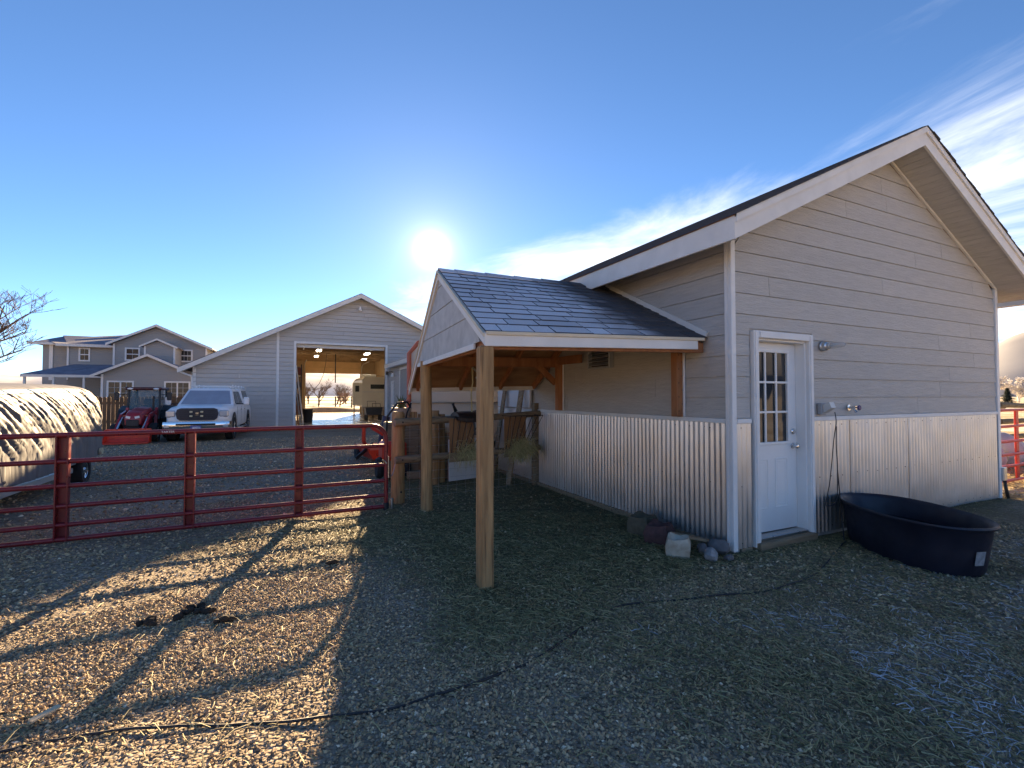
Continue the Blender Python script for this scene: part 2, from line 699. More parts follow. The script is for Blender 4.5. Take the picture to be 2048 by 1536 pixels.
gx = axis(-7.0, 12.0, 0.12, 9000.0)
gy = axis(-1.0, 16.0, 0.12, 9000.0)
GX, GY = np.meshgrid(gx, gy)
GZ = ground_h(GX, GY)
nv = GX.size
gm = D.meshes.new('ground')
co = np.stack([GX.ravel(), GY.ravel(), GZ.ravel()], 1)
W_, H_ = len(gx), len(gy)
ii = (np.arange(H_ - 1)[:, None] * W_ + np.arange(W_ - 1)[None, :]).ravel()
quads = np.stack([ii, ii + 1, ii + 1 + W_, ii + W_], 1)
gm.from_pydata(co.tolist(), [], quads.tolist())
gm.polygons.foreach_set('use_smooth', [True] * len(gm.polygons))
at = gm.color_attributes.new('zone', 'FLOAT_COLOR', 'POINT')
hx, hy = GX.ravel(), GY.ravel()
zone = np.ones((nv, 4), np.float32)
zone[:, 0] = hay_amt(hx, hy)
drive = sstep(-15, -12, hx) * sstep(13.5, 11.5, hx) * sstep(43.5, 42.5, hy) * sstep(-3.0, -1.2, hy)
east = sstep(9.6, 10.4, hx + (fbm(hx, hy, 0.7, 5) - 0.5))
zone[:, 1] = np.clip(1 - drive * (1 - east), 0, 1)
zone[:, 2] = frost_amt(hx, hy)
at.data.foreach_set('color', zone.ravel())

m = D.materials.new('ground_surface')
m.use_nodes = True
nt = m.node_tree
B = nt.nodes['Principled BSDF']
B.inputs['Roughness'].default_value = 0.92
B.inputs['Specular IOR Level'].default_value = 0.2
L, N = nt.links.new, nt.nodes.new
t = N('ShaderNodeTexCoord')
at_ = N('ShaderNodeAttribute')
at_.attribute_name = 'zone'
sp = N('ShaderNodeSeparateColor')
L(at_.outputs['Color'], sp.inputs[0])


def nnoise(scale, det=5, dist=0.0):
    n = N('ShaderNodeTexNoise')
    n.inputs['Scale'].default_value = scale
    n.inputs['Detail'].default_value = det
    n.inputs['Distortion'].default_value = dist
    L(t.outputs['Object'], n.inputs['Vector'])
    return n.outputs['Fac']


def ramp(f, stops):
    r = N('ShaderNodeValToRGB')
    els = r.color_ramp.elements
    while len(els) < len(stops):
        els.new(0.5)
    for e, (p, c) in zip(els, stops):
        e.position = p
        e.color = (*c, 1)
    L(f, r.inputs[0])
    return r.outputs[0]


def mixrgb(f, a, b):
    n = N('ShaderNodeMix')
    n.data_type = 'RGBA'
    if isinstance(f, float):
        n.inputs['Factor'].default_value = f
    else:
        L(f, n.inputs['Factor'])
    L(a, n.inputs['A'])
    L(b, n.inputs['B'])
    return n.outputs['Result']


vor = N('ShaderNodeTexVoronoi')
vor.inputs['Scale'].default_value = 55.0
L(t.outputs['Object'], vor.inputs['Vector'])
sc_ = N('ShaderNodeSeparateColor')
L(vor.outputs['Color'], sc_.inputs[0])
grav = ramp(sc_.outputs[0], [(0.0, (0.14, 0.115, 0.085)), (0.45, (0.25, 0.205, 0.15)), (0.8, (0.35, 0.29, 0.22)), (1.0, (0.46, 0.40, 0.33))])
dirt = ramp(nnoise(3.0, 8), [(0.3, (0.12, 0.095, 0.065)), (0.7, (0.24, 0.19, 0.13))])
grav = mixrgb(ramp(nnoise(0.9, 6), [(0.40, (0, 0, 0)), (0.68, (0.75, 0.75, 0.75))]), grav, dirt)
hayc = ramp(nnoise(60.0, 6, 1.0), [(0.3, (0.07, 0.064, 0.034)), (0.6, (0.19, 0.165, 0.09)), (0.8, (0.32, 0.27, 0.15))])
field = ramp(nnoise(0.35, 9), [(0.30, (0.36, 0.27, 0.15)), (0.46, (0.52, 0.42, 0.26)), (0.58, (0.66, 0.60, 0.50)), (0.72, (0.78, 0.76, 0.73))])
c = mixrgb(sp.outputs[0], grav, hayc)
c = mixrgb(sp.outputs[1], c, field)
frc = N('ShaderNodeRGB')
frc.outputs[0].default_value = (0.55, 0.56, 0.58, 1)
ff = N('ShaderNodeMath')
ff.operation = 'MULTIPLY'
L(sp.outputs[2], ff.inputs[0])
ff.inputs[1].default_value = 0.10
c = mixrgb(ff.outputs[0], c, frc.outputs[0])
L(c, B.inputs['Base Color'])
bp = N('ShaderNodeBump')
bp.inputs['Strength'].default_value = 0.9
bp.inputs['Distance'].default_value = 0.012
inv = N('ShaderNodeMath')
inv.operation = 'SUBTRACT'
inv.inputs[0].default_value = 1.0
L(vor.outputs['Distance'], inv.inputs[1])
L(inv.outputs[0], bp.inputs['Height'])
L(bp.outputs[0], B.inputs['Normal'])
gm.materials.append(m)
ground = D.objects.new('ground', gm)
COL.objects.link(ground)
tag(ground, kind='structure')


# loose gravel and hay: far too many to count
def in_view(x, y):
    a = np.degrees(np.arctan2(x, y))
    return (a > 25.5 - 58) & (a < 25.5 + 58)


def free(x, y):
    ok = ~((x > 3.86) & (x < 9.42) & (y > 3.18) & (y < 8.8))
    return ok & (y < 24.5)


def scatter(n, rmin, rmax):
    a = np.radians(RNG.uniform(25.5 - 58, 25.5 + 58, n))
    r = np.sqrt(RNG.uniform(rmin ** 2, rmax ** 2, n))
    x, y = r * np.sin(a), r * np.cos(a)
    k = free(x, y)
    return x[k], y[k]


phi = (1 + 5 ** 0.5) / 2
ICO = np.array([(-1, phi, 0), (1, phi, 0), (-1, -phi, 0), (1, -phi, 0), (0, -1, phi), (0, 1, phi), (0, -1, -phi), (0, 1, -phi), (phi, 0, -1), (phi, 0, 1), (-phi, 0, -1), (-phi, 0, 1)], float)
ICO /= np.linalg.norm(ICO[0])
ICOF = np.array([(0, 11, 5), (0, 5, 1), (0, 1, 7), (0, 7, 10), (0, 10, 11), (1, 5, 9), (5, 11, 4), (11, 10, 2), (10, 7, 6), (7, 1, 8), (3, 9, 4), (3, 4, 2), (3, 2, 6), (3, 6, 8), (3, 8, 9), (4, 9, 5), (2, 4, 11), (6, 2, 10), (8, 6, 7), (9, 8, 1)])
OCT = np.array([(1, 0, 0), (0, 1, 0), (-1, 0, 0), (0, -1, 0), (0, 0, 1), (0, 0, -1)], float)
OCTF = np.array([(0, 1, 4), (1, 2, 4), (2, 3, 4), (3, 0, 4), (1, 0, 5), (2, 1, 5), (3, 2, 5), (0, 3, 5)])


def tri_mesh(name, V, F, colors, m, smooth=True):
    me = D.meshes.new(name)
    me.vertices.add(len(V))
    me.vertices.foreach_set('co', V.astype(np.float32).ravel())
    me.loops.add(F.size)
    me.loops.foreach_set('vertex_index', F.astype(np.int32).ravel())
    me.polygons.add(len(F))
    me.polygons.foreach_set('loop_start', np.arange(0, F.size, F.shape[1], dtype=np.int32))
    me.polygons.foreach_set('use_smooth', np.full(len(F), smooth))
    ca = me.color_attributes.new('tint', 'FLOAT_COLOR', 'POINT')
    ca.data.foreach_set('color', np.c_[colors, np.ones(len(colors))].astype(np.float32).ravel())
    me.materials.append(m)
    me.update()
    me.validate()
    o = D.objects.new(name, me)
    COL.objects.link(o)
    return o


M_STONE = mat('gravel_stone', (0.25, 0.22, 0.18), 0.85, attr='tint', spec=0.3, bump=0.15, bscale=250)
M_STRAW = mat('hay_straw', (0.3, 0.25, 0.13), 0.7, attr='tint', spec=0.3)


def pebbles(name, x, y, r0, r1, base, faces):
    n = len(x)
    s = r0 + (r1 - r0) * RNG.random(n) ** 2.2
    sc = np.stack([s * RNG.uniform(0.8, 1.35, n), s * RNG.uniform(0.75, 1.1, n), s * RNG.uniform(0.45, 0.8, n)], 1)
    a = RNG.uniform(0, 2 * np.pi, n)
    V = base[None] * (1 + RNG.uniform(-0.3, 0.25, (n, len(base), 1))) * sc[:, None]
    tl = RNG.normal(0, 0.35, (n, 1))
    V[:, :, 2] += V[:, :, 0] * tl
    ca, sa = np.cos(a)[:, None], np.sin(a)[:, None]
    X = V[:, :, 0] * ca - V[:, :, 1] * sa + x[:, None]
    Y = V[:, :, 0] * sa + V[:, :, 1] * ca + y[:, None]
    Z = V[:, :, 2] + (ground_h(x, y) + sc[:, 2] * RNG.uniform(0.15, 0.75, n))[:, None]
    VV = np.stack([X, Y, Z], 2).reshape(-1, 3)
    FF = (faces[None] + (np.arange(n) * len(base))[:, None, None]).reshape(-1, 3)
    pal = np.array([(0.17, 0.145, 0.115), (0.26, 0.215, 0.155), (0.34, 0.27, 0.185), (0.20, 0.175, 0.145), (0.42, 0.35, 0.26), (0.30, 0.23, 0.15), (0.52, 0.47, 0.40), (0.12, 0.105, 0.09)]) * np.array((1.55, 1.42, 1.2))
    ci = RNG.choice(len(pal), n, p=[0.17, 0.2, 0.18, 0.15, 0.12, 0.1, 0.03, 0.05])
    colr = pal[ci] * RNG.uniform(0.8, 1.15, (n, 1))
    return tri_mesh(name, VV, FF, np.repeat(colr, len(base), 0), M_STONE, False)


def hay_thin(x, y, floor):
    k = RNG.random(len(x)) < np.clip(1.0 - hay_amt(x, y) * (1 - floor), 0, 1) * (0.35 + 0.65 * sstep(0.32, 0.55, fbm(x, y, 0.9, 77)))
    return x[k], y[k]


x, y = hay_thin(*scatter(135000, 1.25, 4.4), 0.2)
tag(pebbles('loose_gravel', x, y, 0.0045, 0.0135, OCT, OCTF), 'loose brown and grey gravel stones lying on the yard', 'gravel', kind='stuff')
x, y = hay_thin(*scatter(75000, 4.4, 8.0), 0.1)
tag(pebbles('loose_gravel', x, y, 0.0075, 0.02, OCT, OCTF), 'loose brown and grey gravel stones further across the yard', 'gravel', kind='stuff')
x, y = scatter(52000, 8.0, 19.0)
k = (x > -9) & (x < 5) & ((x < 1.6) | (y > 10))
x, y = x[k], y[k]
tag(pebbles('loose_gravel', x, y, 0.012, 0.03, OCT, OCTF), 'loose gravel stones on the driveway beyond the gate', 'gravel', kind='stuff')


def strands(name, x, y, l0, l1, w, lift, cols, probs, frost=None):
    n = len(x)
    ln = RNG.uniform(l0, l1, n)
    a = RNG.uniform(0, 2 * np.pi, n)
    pit = np.abs(RNG.normal(0.0, 0.09, n))
    bend = RNG.normal(0, 0.18, n)
    z0 = ground_h(x, y) + lift * RNG.random(n) + 0.003
    wv = w * RNG.uniform(0.7, 1.4, n)
    P = []
    for s in (0.0, 0.5, 1.0):
        aa = a + bend * (s - 0.5)
        px_, py_ = x + np.cos(aa) * ln * (s - 0.5), y + np.sin(aa) * ln * (s - 0.5)
        pz = z0 + np.sin(pit) * ln * s * 0.8 - 0.25 * ln * (s - 0.5) ** 2 + 0.06 * ln
        nx, ny = -np.sin(aa) * wv, np.cos(aa) * wv
        P.append(np.stack([px_ + nx, py_ + ny, pz], 1))
        P.append(np.stack([px_ - nx, py_ - ny, pz + wv * 0.8], 1))
    V = np.stack(P, 1).reshape(-1, 3)
    f = np.array([(0, 1, 3, 2), (2, 3, 5, 4)])
    F = (f[None] + (np.arange(n) * 6)[:, None, None]).reshape(-1, 4)
    cols = np.array(cols)
    c_ = cols[RNG.choice(len(cols), n, p=probs)] * RNG.uniform(0.7, 1.2, (n, 1))
    if frost is not None:
        fr = frost(x, y)
        hit = RNG.random(n) < fr * 0.38
        c_[hit] = np.array((0.54, 0.56, 0.60)) * RNG.uniform(0.7, 1.1, (hit.sum(), 1))
    return tri_mesh(name, V, F, np.repeat(c_, 6, 0), M_STRAW)


hx_, hy_ = [], []
for n, r0, r1 in ((90000, 1.25, 3.4), (125000, 3.4, 6.2), (60000, 6.2, 10.0)):
    x, y = scatter(n, r0, r1)
    k = RNG.random(len(x)) < hay_amt(x, y) * (0.55 + 0.75 * fbm(x, y, 2.2, 40)) + 0.018
    hx_.append(x[k])
    hy_.append(y[k])
x, y = np.concatenate(hx_), np.concatenate(hy_)
k = (y < 9.5) & (x < 9.5)
x, y = x[k], y[k]
tag(strands('scattered_hay', x, y, 0.02, 0.09, 0.0016, 0.012,
            [(0.26, 0.235, 0.105), (0.40, 0.34, 0.165), (0.19, 0.185, 0.085), (0.52, 0.44, 0.235), (0.12, 0.10, 0.06)], [0.32, 0.26, 0.24, 0.08, 0.10], frost_amt),
    'trampled green and tan hay strewn over the ground', 'hay', kind='stuff')
x, y = scatter(5000, 1.3, 8.0)
k = (x < 9) & (y < 9)
tag(strands('scattered_hay', x[k], y[k], 0.06, 0.16, 0.0014, 0.018, [(0.48, 0.41, 0.22), (0.36, 0.30, 0.15), (0.26, 0.24, 0.12)], [0.4, 0.35, 0.25], frost_amt),
    'longer pale straw stems strewn over the yard', 'hay', kind='stuff')
# straw ground beyond the barn's far corner
x = RNG.uniform(9.5, 17.5, 16000)
y = RNG.uniform(2.0, 9.0, 16000)
tag(strands('scattered_hay', x, y, 0.08, 0.25, 0.005, 0.04, [(0.45, 0.36, 0.18), (0.33, 0.25, 0.12), (0.55, 0.47, 0.27)], [0.4, 0.35, 0.25]),
    'golden straw covering the sunlit pen beyond the barn corner', 'hay', kind='stuff')

# ------------------------------------------------------------------ hills
M_HILL = mat('haze_tinted_hill', (0.17, 0.18, 0.21), 0.95, col2=(0.27, 0.28, 0.31), vscale=0.006, detail=10, bump=0.0)  # blue-grey base colour imitates haze and shade on the slopes
M_HAZE = mat('haze_tinted_range', (0.66, 0.67, 0.70), 0.95, col2=(0.38, 0.37, 0.36), vscale=0.004, detail=10)  # pale base colour stands in for air haze over the far range


def ridge(name, a0, a1, dist, depth, hfun, m, n=160, k=14, straight=False):
    b = MB()
    for i in range(n + 1):
        a = R(a0 + (a1 - a0) * i / n)
        for j in range(k + 1):
            s = j / k
            r = dist + depth * s
            prof = math.sin(min(1.0, s / 0.6) * math.pi / 2) if s < 0.6 else 1 - 0.5 * (s - 0.6) / 0.4
            if straight:
                prof = s / 0.6 if s < 0.6 else 1 - 0.9 * (s - 0.6) / 0.4
            x, y = r * math.sin(a), r * math.cos(a)
            z = hfun(math.degrees(a)) * prof * (0.82 + 0.36 * float(fbm(x, y, 6.0 / dist, 70))) - 3
            b.v.append((x, y, z))
    for i in range(n):
        for j in range(k):
            o = i * (k + 1) + j
            b.f.append((o, o + 1, o + k + 2, o + k + 1))
    o = b.build(name, m, None, smooth=True, fix=False)
    return tag(o, kind='structure')


ridge('hills', -75, 62, 4200, 2500, lambda a: 215 + 45 * math.sin(a * 0.16) + 25 * math.sin(a * 0.41 + 1) + 14 * math.sin(a * 1.3), M_HAZE)
ridge('hills', 60, 125, 1000, 430, lambda a: 225 * float(sstep(60, 84, a)) + 8 * math.sin(a * 0.9), M_HILL, straight=True)
ridge('hills', 125, 290, 1300, 900, lambda a: 150 + 60 * math.sin(a * 0.07) + 18 * math.sin(a * 0.31), M_HILL)

# ------------------------------------------------------------------ grey barn on the right
BX0, BX1, BY0, BY1 = 3.9, 9.40, 3.23, 8.75
RX = 6.65
barn = thing('barn', 'grey lap sided gable barn with corrugated metal wainscot and white nine pane door', 'barn', (BX0, BY0, 0))


def zr(x):
    return 4.635 - 0.488 * abs(x - RX)


DX0, DX1, DZ1 = 4.225, 5.02, 2.085       # door opening
w = MB()
w.box((BX0, 3.40, -0.1), (BX1, BY1, 2.84))
w.prism([(BX0, 2.84), (BX1, 2.84), (BX1, zr(BX1) - 0.26), (RX, zr(RX) - 0.26), (BX0, zr(BX0) - 0.26)], BY0, BY1, 'y')
w.box((BX0, BY0, -0.1), (DX0, 3.40, 2.84))
w.box((DX1, BY0, -0.1), (BX1, 3.40, 2.84))
w.box((DX0, BY0, DZ1), (DX1, 3.40, 2.84))
w.build('wall', M_SID, barn)


def gspan(z):
    top = zr(RX) - 0.25
    if z < zr(BX0) - 0.25:
        return (0.0, BX1 - BX0)
    h = (top - z) / 0.488
    return (max(0, RX - BX0 - h), min(BX1 - BX0, RX - BX0 + h))


RV = 0.205
siding(barn, M_SID, (BX0, BY0, 0), (1, 0, 0), (0, -1, 0), 1.28, 4.37, RV, gspan, holes=[(DX0 - 0.09 - BX0, DX1 + 0.09 - BX0, 0.0, DZ1 + 0.085)], seams=1, rs=5)
siding(barn, M_SID, (BX0, BY1, 0), (0, -1, 0), (-1, 0, 0), 1.28, 3.07, RV, lambda z: (0.0, BY1 - BY0), seams=2, rs=9)
siding(barn, M_SID, (BX1, BY0, 0), (0, 1, 0), (1, 0, 0), 1.28, 3.07, RV, lambda z: (0.0, BY1 - BY0), seams=2, rs=19)


def corrugated(O, U, Nn, u0, u1, z0, z1, rs):
    rr = random.Random(rs)
    O, U, Nn = (np.array(a, float) for a in (O, U, Nn))
    u = u0
    pitch = 0.0675
    while u < u1 - 0.02:
        e = min(u + rr.choice((10, 10, 9)) * pitch, u1)
        n = max(4, int(round((e - u) / pitch * 8)))
        b = MB()
        lift = rr.uniform(0.0, 0.007)
        bow = rr.uniform(-0.003, 0.003)
        rows = 5
        for i in range(n + 1):
            uu = u + (e - u + 0.012) * i / n
            o_ = 0.017 + lift + 0.0105 * math.sin(2 * math.pi * uu / pitch)
            for j in range(rows):
                s = j / (rows - 1)
                wob = bow * math.sin(math.pi * s) + 0.0012 * math.sin(uu * 23 + s * 7 + rs)
                b.v.append(tuple(O + U * uu + Nn * (o_ + wob) + np.array((0, 0, z0 + (z1 - z0) * s))))
        for i in range(n):
            for j in range(rows - 1):
                q = i * rows + j
                b.f.append((q, q + rows, q + rows + 1, q + 1))
        p = b.build('corrugated_panel', M_GALV, barn, smooth=True)
        sb = MB()
        for zz_ in (z0 + 0.06, (z0 + z1) / 2, z1 - 0.05):
            k = math.ceil((u + 0.03) / pitch * 1.0) * pitch + pitch * 0.25
            while k < e:
                c = O + U * k + Nn * (0.026 + lift) + np.array((0, 0, zz_ + rr.uniform(-0.01, 0.01)))
                sb.lathe([(0.006, -0.004), (0.006, 0.002), (0.0035, 0.0045)], 6, c, Nn)
                k += pitch * 3
        if sb.v:
            sb.build('screw_heads', M_DARK, p, smooth=True)
        u = e


corrugated((BX0, BY0, 0), (1, 0, 0), (0, -1, 0), 0.015, DX0 - 0.085 - BX0, 0.03, 1.235, 1)
corrugated((BX0, BY0, 0), (1, 0, 0), (0, -1, 0), DX1 + 0.085 - BX0, BX1 - BX0 - 0.03, 0.03, 1.235, 2)
corrugated((BX0, BY1, 0), (0, -1, 0), (-1, 0, 0), 0.02, BY1 - BY0 - 0.04, 0.05, 1.235, 3)

# white trim
for a, b in (((BX0 + 0.03, BY0 - 0.036, 1.232), (DX0 - 0.09, BY0, 1.278)), ((DX1 + 0.09, BY0 - 0.036, 1.232), (BX1 - 0.03, BY0, 1.278)),
             ((BX0 - 0.036, BY0 + 0.05, 1.232), (BX0, BY1, 1.278))):
    MB().cbox(a, b, 0.004).build('rail_trim', M_TRIM, barn)
MB().cbox((BX0 - 0.04, BY0 - 0.04, 0.015), (BX0 + 0.02, BY0 + 0.003, 3.075), 0.005).build('corner_trim', M_TRIM, barn)
MB().cbox((BX0 - 0.0405, BY0 + 0.005, 0.015), (BX0 - 0.001, BY0 + 0.045, 3.06), 0.005).build('corner_trim', M_TRIM, barn)
MB().cbox((BX1 - 0.04, BY0 - 0.038, 0.015), (BX1 + 0.036, BY0 + 0.003, 3.075), 0.005).build('corner_trim', M_TRIM, barn)
MB().cbox((BX0 - 0.045, BY0 + 0.08, -0.03), (BX0 - 0.002, BY1, 0.052), 0.006).build('sill_board', M_PLANK, barn)
MB().cbox((BX0 + 0.08, BY0 - 0.03, -0.03), (DX0 - 0.09, BY0 - 0.002, 0.03), 0.006).build('sill_board', M_PLANK, barn)

# roof
EX0, EX1, EY0, EY1 = 3.48, 9.82, 2.83, 9.15
for s, ex in ((-1, EX0), (1, EX1)):
    dk = MB()
    dk.add([(RX, EY0 - 0.012, zr(RX) - 0.022), (ex, EY0 - 0.012, zr(ex) - 0.022), (ex, EY1, zr(ex) - 0.022), (RX, EY1, zr(RX) - 0.022),
            (RX, EY0 - 0.012, zr(RX) - 0.045), (ex, EY0 - 0.012, zr(ex) - 0.045), (ex, EY1, zr(ex) - 0.045), (RX, EY1, zr(RX) - 0.045)],
           [(0, 1, 2, 3), (7, 6, 5, 4), (0, 4, 5, 1), (1, 5, 6, 2), (2, 6, 7, 3), (3, 7, 4, 0)])
    roof = dk.build('roof', M_ORANGE, barn)
    sh = MB()
    n = 26
    for i in range(n):
        x0 = ex + (RX - ex) * i / n - (0.02 * (1 if s > 0 else -1) * -1 if i == 0 else 0)
        x1 = ex + (RX - ex) * (i + 1.15) / n
        if (RX - x1) * s > 0:
            x1 = RX
        jj = random.uniform(0.0, 0.014)
        za, zb_ = zr(x0) - 0.020, zr(x1) - 0.020
        y0_, y1_ = EY0 - 0.028 - jj, EY1 + 0.02
        sh.add([(x0, y0_, za), (x1, y0_, zb_), (x1, y1_, zb_), (x0, y1_, za), (x0, y0_, za + 0.017), (x1, y0_, zb_ + 0.004), (x1, y1_, zb_ + 0.004), (x0, y1_, za + 0.017)],
               [(0, 3, 2, 1), (4, 5, 6, 7), (0, 1, 5, 4), (1, 2, 6, 5), (2, 3, 7, 6), (3, 0, 4, 7)])
    tag(sh.build('shingles', M_SHIN, roof), kind='stuff')
    # rake fascia: wide board with a narrow shadow board above
    MB().prism([(ex, zr(ex) - 0.045), (RX, zr(RX) - 0.045), (RX, zr(RX) - 0.235), (ex, zr(ex) - 0.235)], EY0, EY0 + 0.024, 'y').build('rake_fascia', M_TRIMW, barn)
    MB().prism([(ex, zr(ex) - 0.022), (RX, zr(RX) - 0.022), (RX, zr(RX) - 0.09), (ex, zr(ex) - 0.09)], EY0 - 0.02, EY0, 'y').build('shadow_board', M_TRIMW, barn)
    # eave fascia and soffit
    xo = ex + s * 0.003
    MB().cbox((min(xo, xo - s * 0.024), EY0 + 0.003, zr(ex) - 0.235), (max(xo, xo - s * 0.024), EY1, zr(ex) - 0.03), 0.003).build('eave_fascia', M_TRIMW, barn)
    wx = BX0 if s < 0 else BX1
    MB().prism([(ex - s * 0.025, zr(ex - s * 0.025) - 0.215), (wx, zr(wx) - 0.215), (wx, zr(wx) - 0.195), (ex - s * 0.025, zr(ex - s * 0.025) - 0.195)], BY0, EY1 - 0.03, 'y').build('eave_soffit', M_SID, barn)
    # rake soffit boards
    wx = BX0 if s < 0 else BX1
    nb = 34
    sl_ = (RX - ex) / nb
    bm_ = None
    for i in range(nb):
        xa, xb = ex + sl_ * (i + 0.02), ex + sl_ * (i + 0.965)
        zo = -0.215
        pb = MB()
        pb.add([(xa, EY0 + 0.026, zr(xa) + zo), (xb, EY0 + 0.026, zr(xb) + zo), (xb, BY0 - 0.002, zr(xb) + zo), (xa, BY0 - 0.002, zr(xa) + zo),
                (xa, EY0 + 0.026, zr(xa) + zo + 0.015), (xb, EY0 + 0.026, zr(xb) + zo + 0.015), (xb, BY0 - 0.002, zr(xb) + zo + 0.015), (xa, BY0 - 0.002, zr(xa) + zo + 0.015)],
               [(0, 3, 2, 1), (4, 5, 6, 7), (0, 1, 5, 4), (1, 2, 6, 5), (2, 3, 7, 6), (3, 0, 4, 7)])
        pb.build('soffit_board', M_SID, barn)
    MB().prism([(ex, zr(ex) - 0.195), (RX, zr(RX) - 0.195), (RX, zr(RX) - 0.20), (ex, zr(ex) - 0.20)], EY0 + 0.026, BY0, 'y').build('soffit_backing', M_DARK, barn)
    # frieze strip where the wall meets the soffit
    MB().prism([(wx, zr(wx) - 0.218), (RX, zr(RX) - 0.218), (RX, zr(RX) - 0.252), (wx, zr(wx) - 0.252)], BY0 - 0.045, BY0 - 0.02, 'y').build('frieze_strip', M_TRIMW, barn)
# eave return box at the far corner
MB().box((BX1 + 0.02, EY0 + 0.03, 2.80), (BX1 + 0.16, BY0 + 0.05, 2.86)).build('eave_return', M_TRIMW, barn)

# door
M_DOOR = mat('door_paint', (0.80, 0.80, 0.79), 0.42, var=0.03, vscale=3.0, bump=0.03, bscale=40)
YS = 3.325
door = MB()
GX0, GX1, GZ0, GZ1 = 4.335, 4.85, 1.02, 1.955
x0, x1, z0, z1 = DX0 + 0.03, DX1 - 0.025, 0.10, DZ1 - 0.03
door.box((x0, YS, z0), (x1, YS + 0.045, GZ0))
door.box((x0, YS, GZ1), (x1, YS + 0.045, z1))
door.box((x0, YS, GZ0), (GX0, YS + 0.045, GZ1))
door.box((GX1, YS, GZ0), (x1, YS + 0.045, GZ1))
dr = door.build('door', M_DOOR, barn)
fr = MB()
for a, b in (((GX0 - 0.03, GZ0 - 0.03), (GX1 + 0.03, GZ0)), ((GX0 - 0.03, GZ1), (GX1 + 0.03, GZ1 + 0.03)), ((GX0 - 0.03, GZ0), (GX0, GZ1)), ((GX1, GZ0), (GX1 + 0.03, GZ1))):
    fr.cbox((a[0], YS - 0.013, a[1]), (b[0], YS + 0.002, b[1]), 0.005)
fr.build('lite_frame', M_DOOR, dr)
pw, ph = (GX1 - GX0) / 3, (GZ1 - GZ0) / 3
for i in (1, 2):
    MB().cbox((GX0 + pw * i - 0.011, YS - 0.008, GZ0), (GX0 + pw * i + 0.011, YS + 0.01, GZ1), 0.003).build('muntin', M_DOOR, dr)
    MB().cbox((GX0, YS - 0.0085, GZ0 + ph * i - 0.011), (GX1, YS + 0.0095, GZ0 + ph * i + 0.011), 0.003).build('muntin', M_DOOR, dr)
for i in range(3):
    for j in range(3):
        t_ = random.uniform(-0.0015, 0.0015)
        MB().add([(GX0 + pw * i, YS + 0.012 + t_, GZ0 + ph * j), (GX0 + pw * (i + 1), YS + 0.012 - t_, GZ0 + ph * j), (GX0 + pw * (i + 1), YS + 0.012, GZ0 + ph * (j + 1)), (GX0 + pw * i, YS + 0.012, GZ0 + ph * (j + 1)),
                  (GX0 + pw * i, YS + 0.02, GZ0 + ph * j), (GX0 + pw * (i + 1), YS + 0.02, GZ0 + ph * j), (GX0 + pw * (i + 1), YS + 0.02, GZ0 + ph * (j + 1)), (GX0 + pw * i, YS + 0.02, GZ0 + ph * (j + 1))],
                 [(0, 1, 2, 3), (7, 6, 5, 4), (0, 4, 5, 1), (1, 5, 6, 2), (2, 6, 7, 3), (3, 7, 4, 0)]).build('pane', M_GLASS, dr)
for a, b in ((4.335, 4.535), (4.645, 4.845)):
    p = MB()
    for q in range(2):
        o = 0.03 * q
        d_ = YS - 0.006 + 0.004 * q
        for c1, c2 in (((a + o, 0.33 + o), (b - o, 0.345 + o)), ((a + o, 0.835 - o), (b - o, 0.85 - o)), ((a + o, 0.345 + o), (a + o + 0.014, 0.835 - o)), ((b - o - 0.014, 0.345 + o), (b - o, 0.835 - o))):
            p.cbox((c1[0], d_, c1[1]), (c2[0], YS + 0.002, c2[1]), 0.003)
    p.build('raised_panel', M_DOOR, dr)
kn = MB()
kn.lathe([(0.0, -0.006), (0.032, -0.006), (0.032, 0.004), (0.012, 0.010), (0.012, 0.034), (0.024, 0.042), (0.028, 0.056), (0.022, 0.068), (0.0, 0.072)], 16, (4.935, YS, 0.965), (0, -1, 0))
kn.build('door_knob', M_CHROME, dr, smooth=40)
kn = MB()
kn.lathe([(0.0, -0.006), (0.032, -0.006), (0.032, 0.012), (0.022, 0.022), (0.0, 0.022)], 16, (4.935, YS, 1.12), (0, -1, 0))
kn.build('deadbolt', M_CHROME, dr, smooth=40)
# jambs and casing
for a, b in (((DX0 - 0.001, BY0 - 0.01, 0.07), (DX0 + 0.026, 3.40, DZ1)), ((DX1 - 0.022, BY0 - 0.01, 0.07), (DX1 + 0.001, 3.40, DZ1)), ((DX0 + 0.027, BY0 - 0.01, DZ1 - 0.026), (DX1 - 0.023, 3.40, DZ1))):
    MB().cbox(a, b, 0.003).build('door_jamb', M_DOOR, barn)
for a, b in (((DX0 - 0.068, 0.02), (DX0 + 0.006, DZ1 + 0.066)), ((DX1 - 0.006, 0.02), (DX1 + 0.068, DZ1 + 0.066)), ((DX0 + 0.007, DZ1 - 0.007), (DX1 - 0.007, DZ1 + 0.066))):
    c_ = MB().cbox((a[0], BY0 - 0.052, a[1]), (b[0], BY0 - 0.001, b[1]), 0.005)
    c_.cbox((a[0] + 0.012, BY0 - 0.062, a[1] + 0.002), (b[0] - 0.02 if b[0] - a[0] < 0.2 else b[0], BY0 - 0.05, b[1] - 0.012), 0.004)
    c_.build('door_casing', M_TRIM, barn)
MB().cbox((DX0 - 0.06, BY0 - 0.10, -0.03), (DX1 + 0.02, 3.40, 0.068), 0.008).build('door_sill', M_PLANK, barn)
MB().cbox((DX0 + 0.03, BY0 - 0.03, 0.0685), (DX1 - 0.025, 3.38, 0.092), 0.004).build('threshold', M_STEEL, barn)

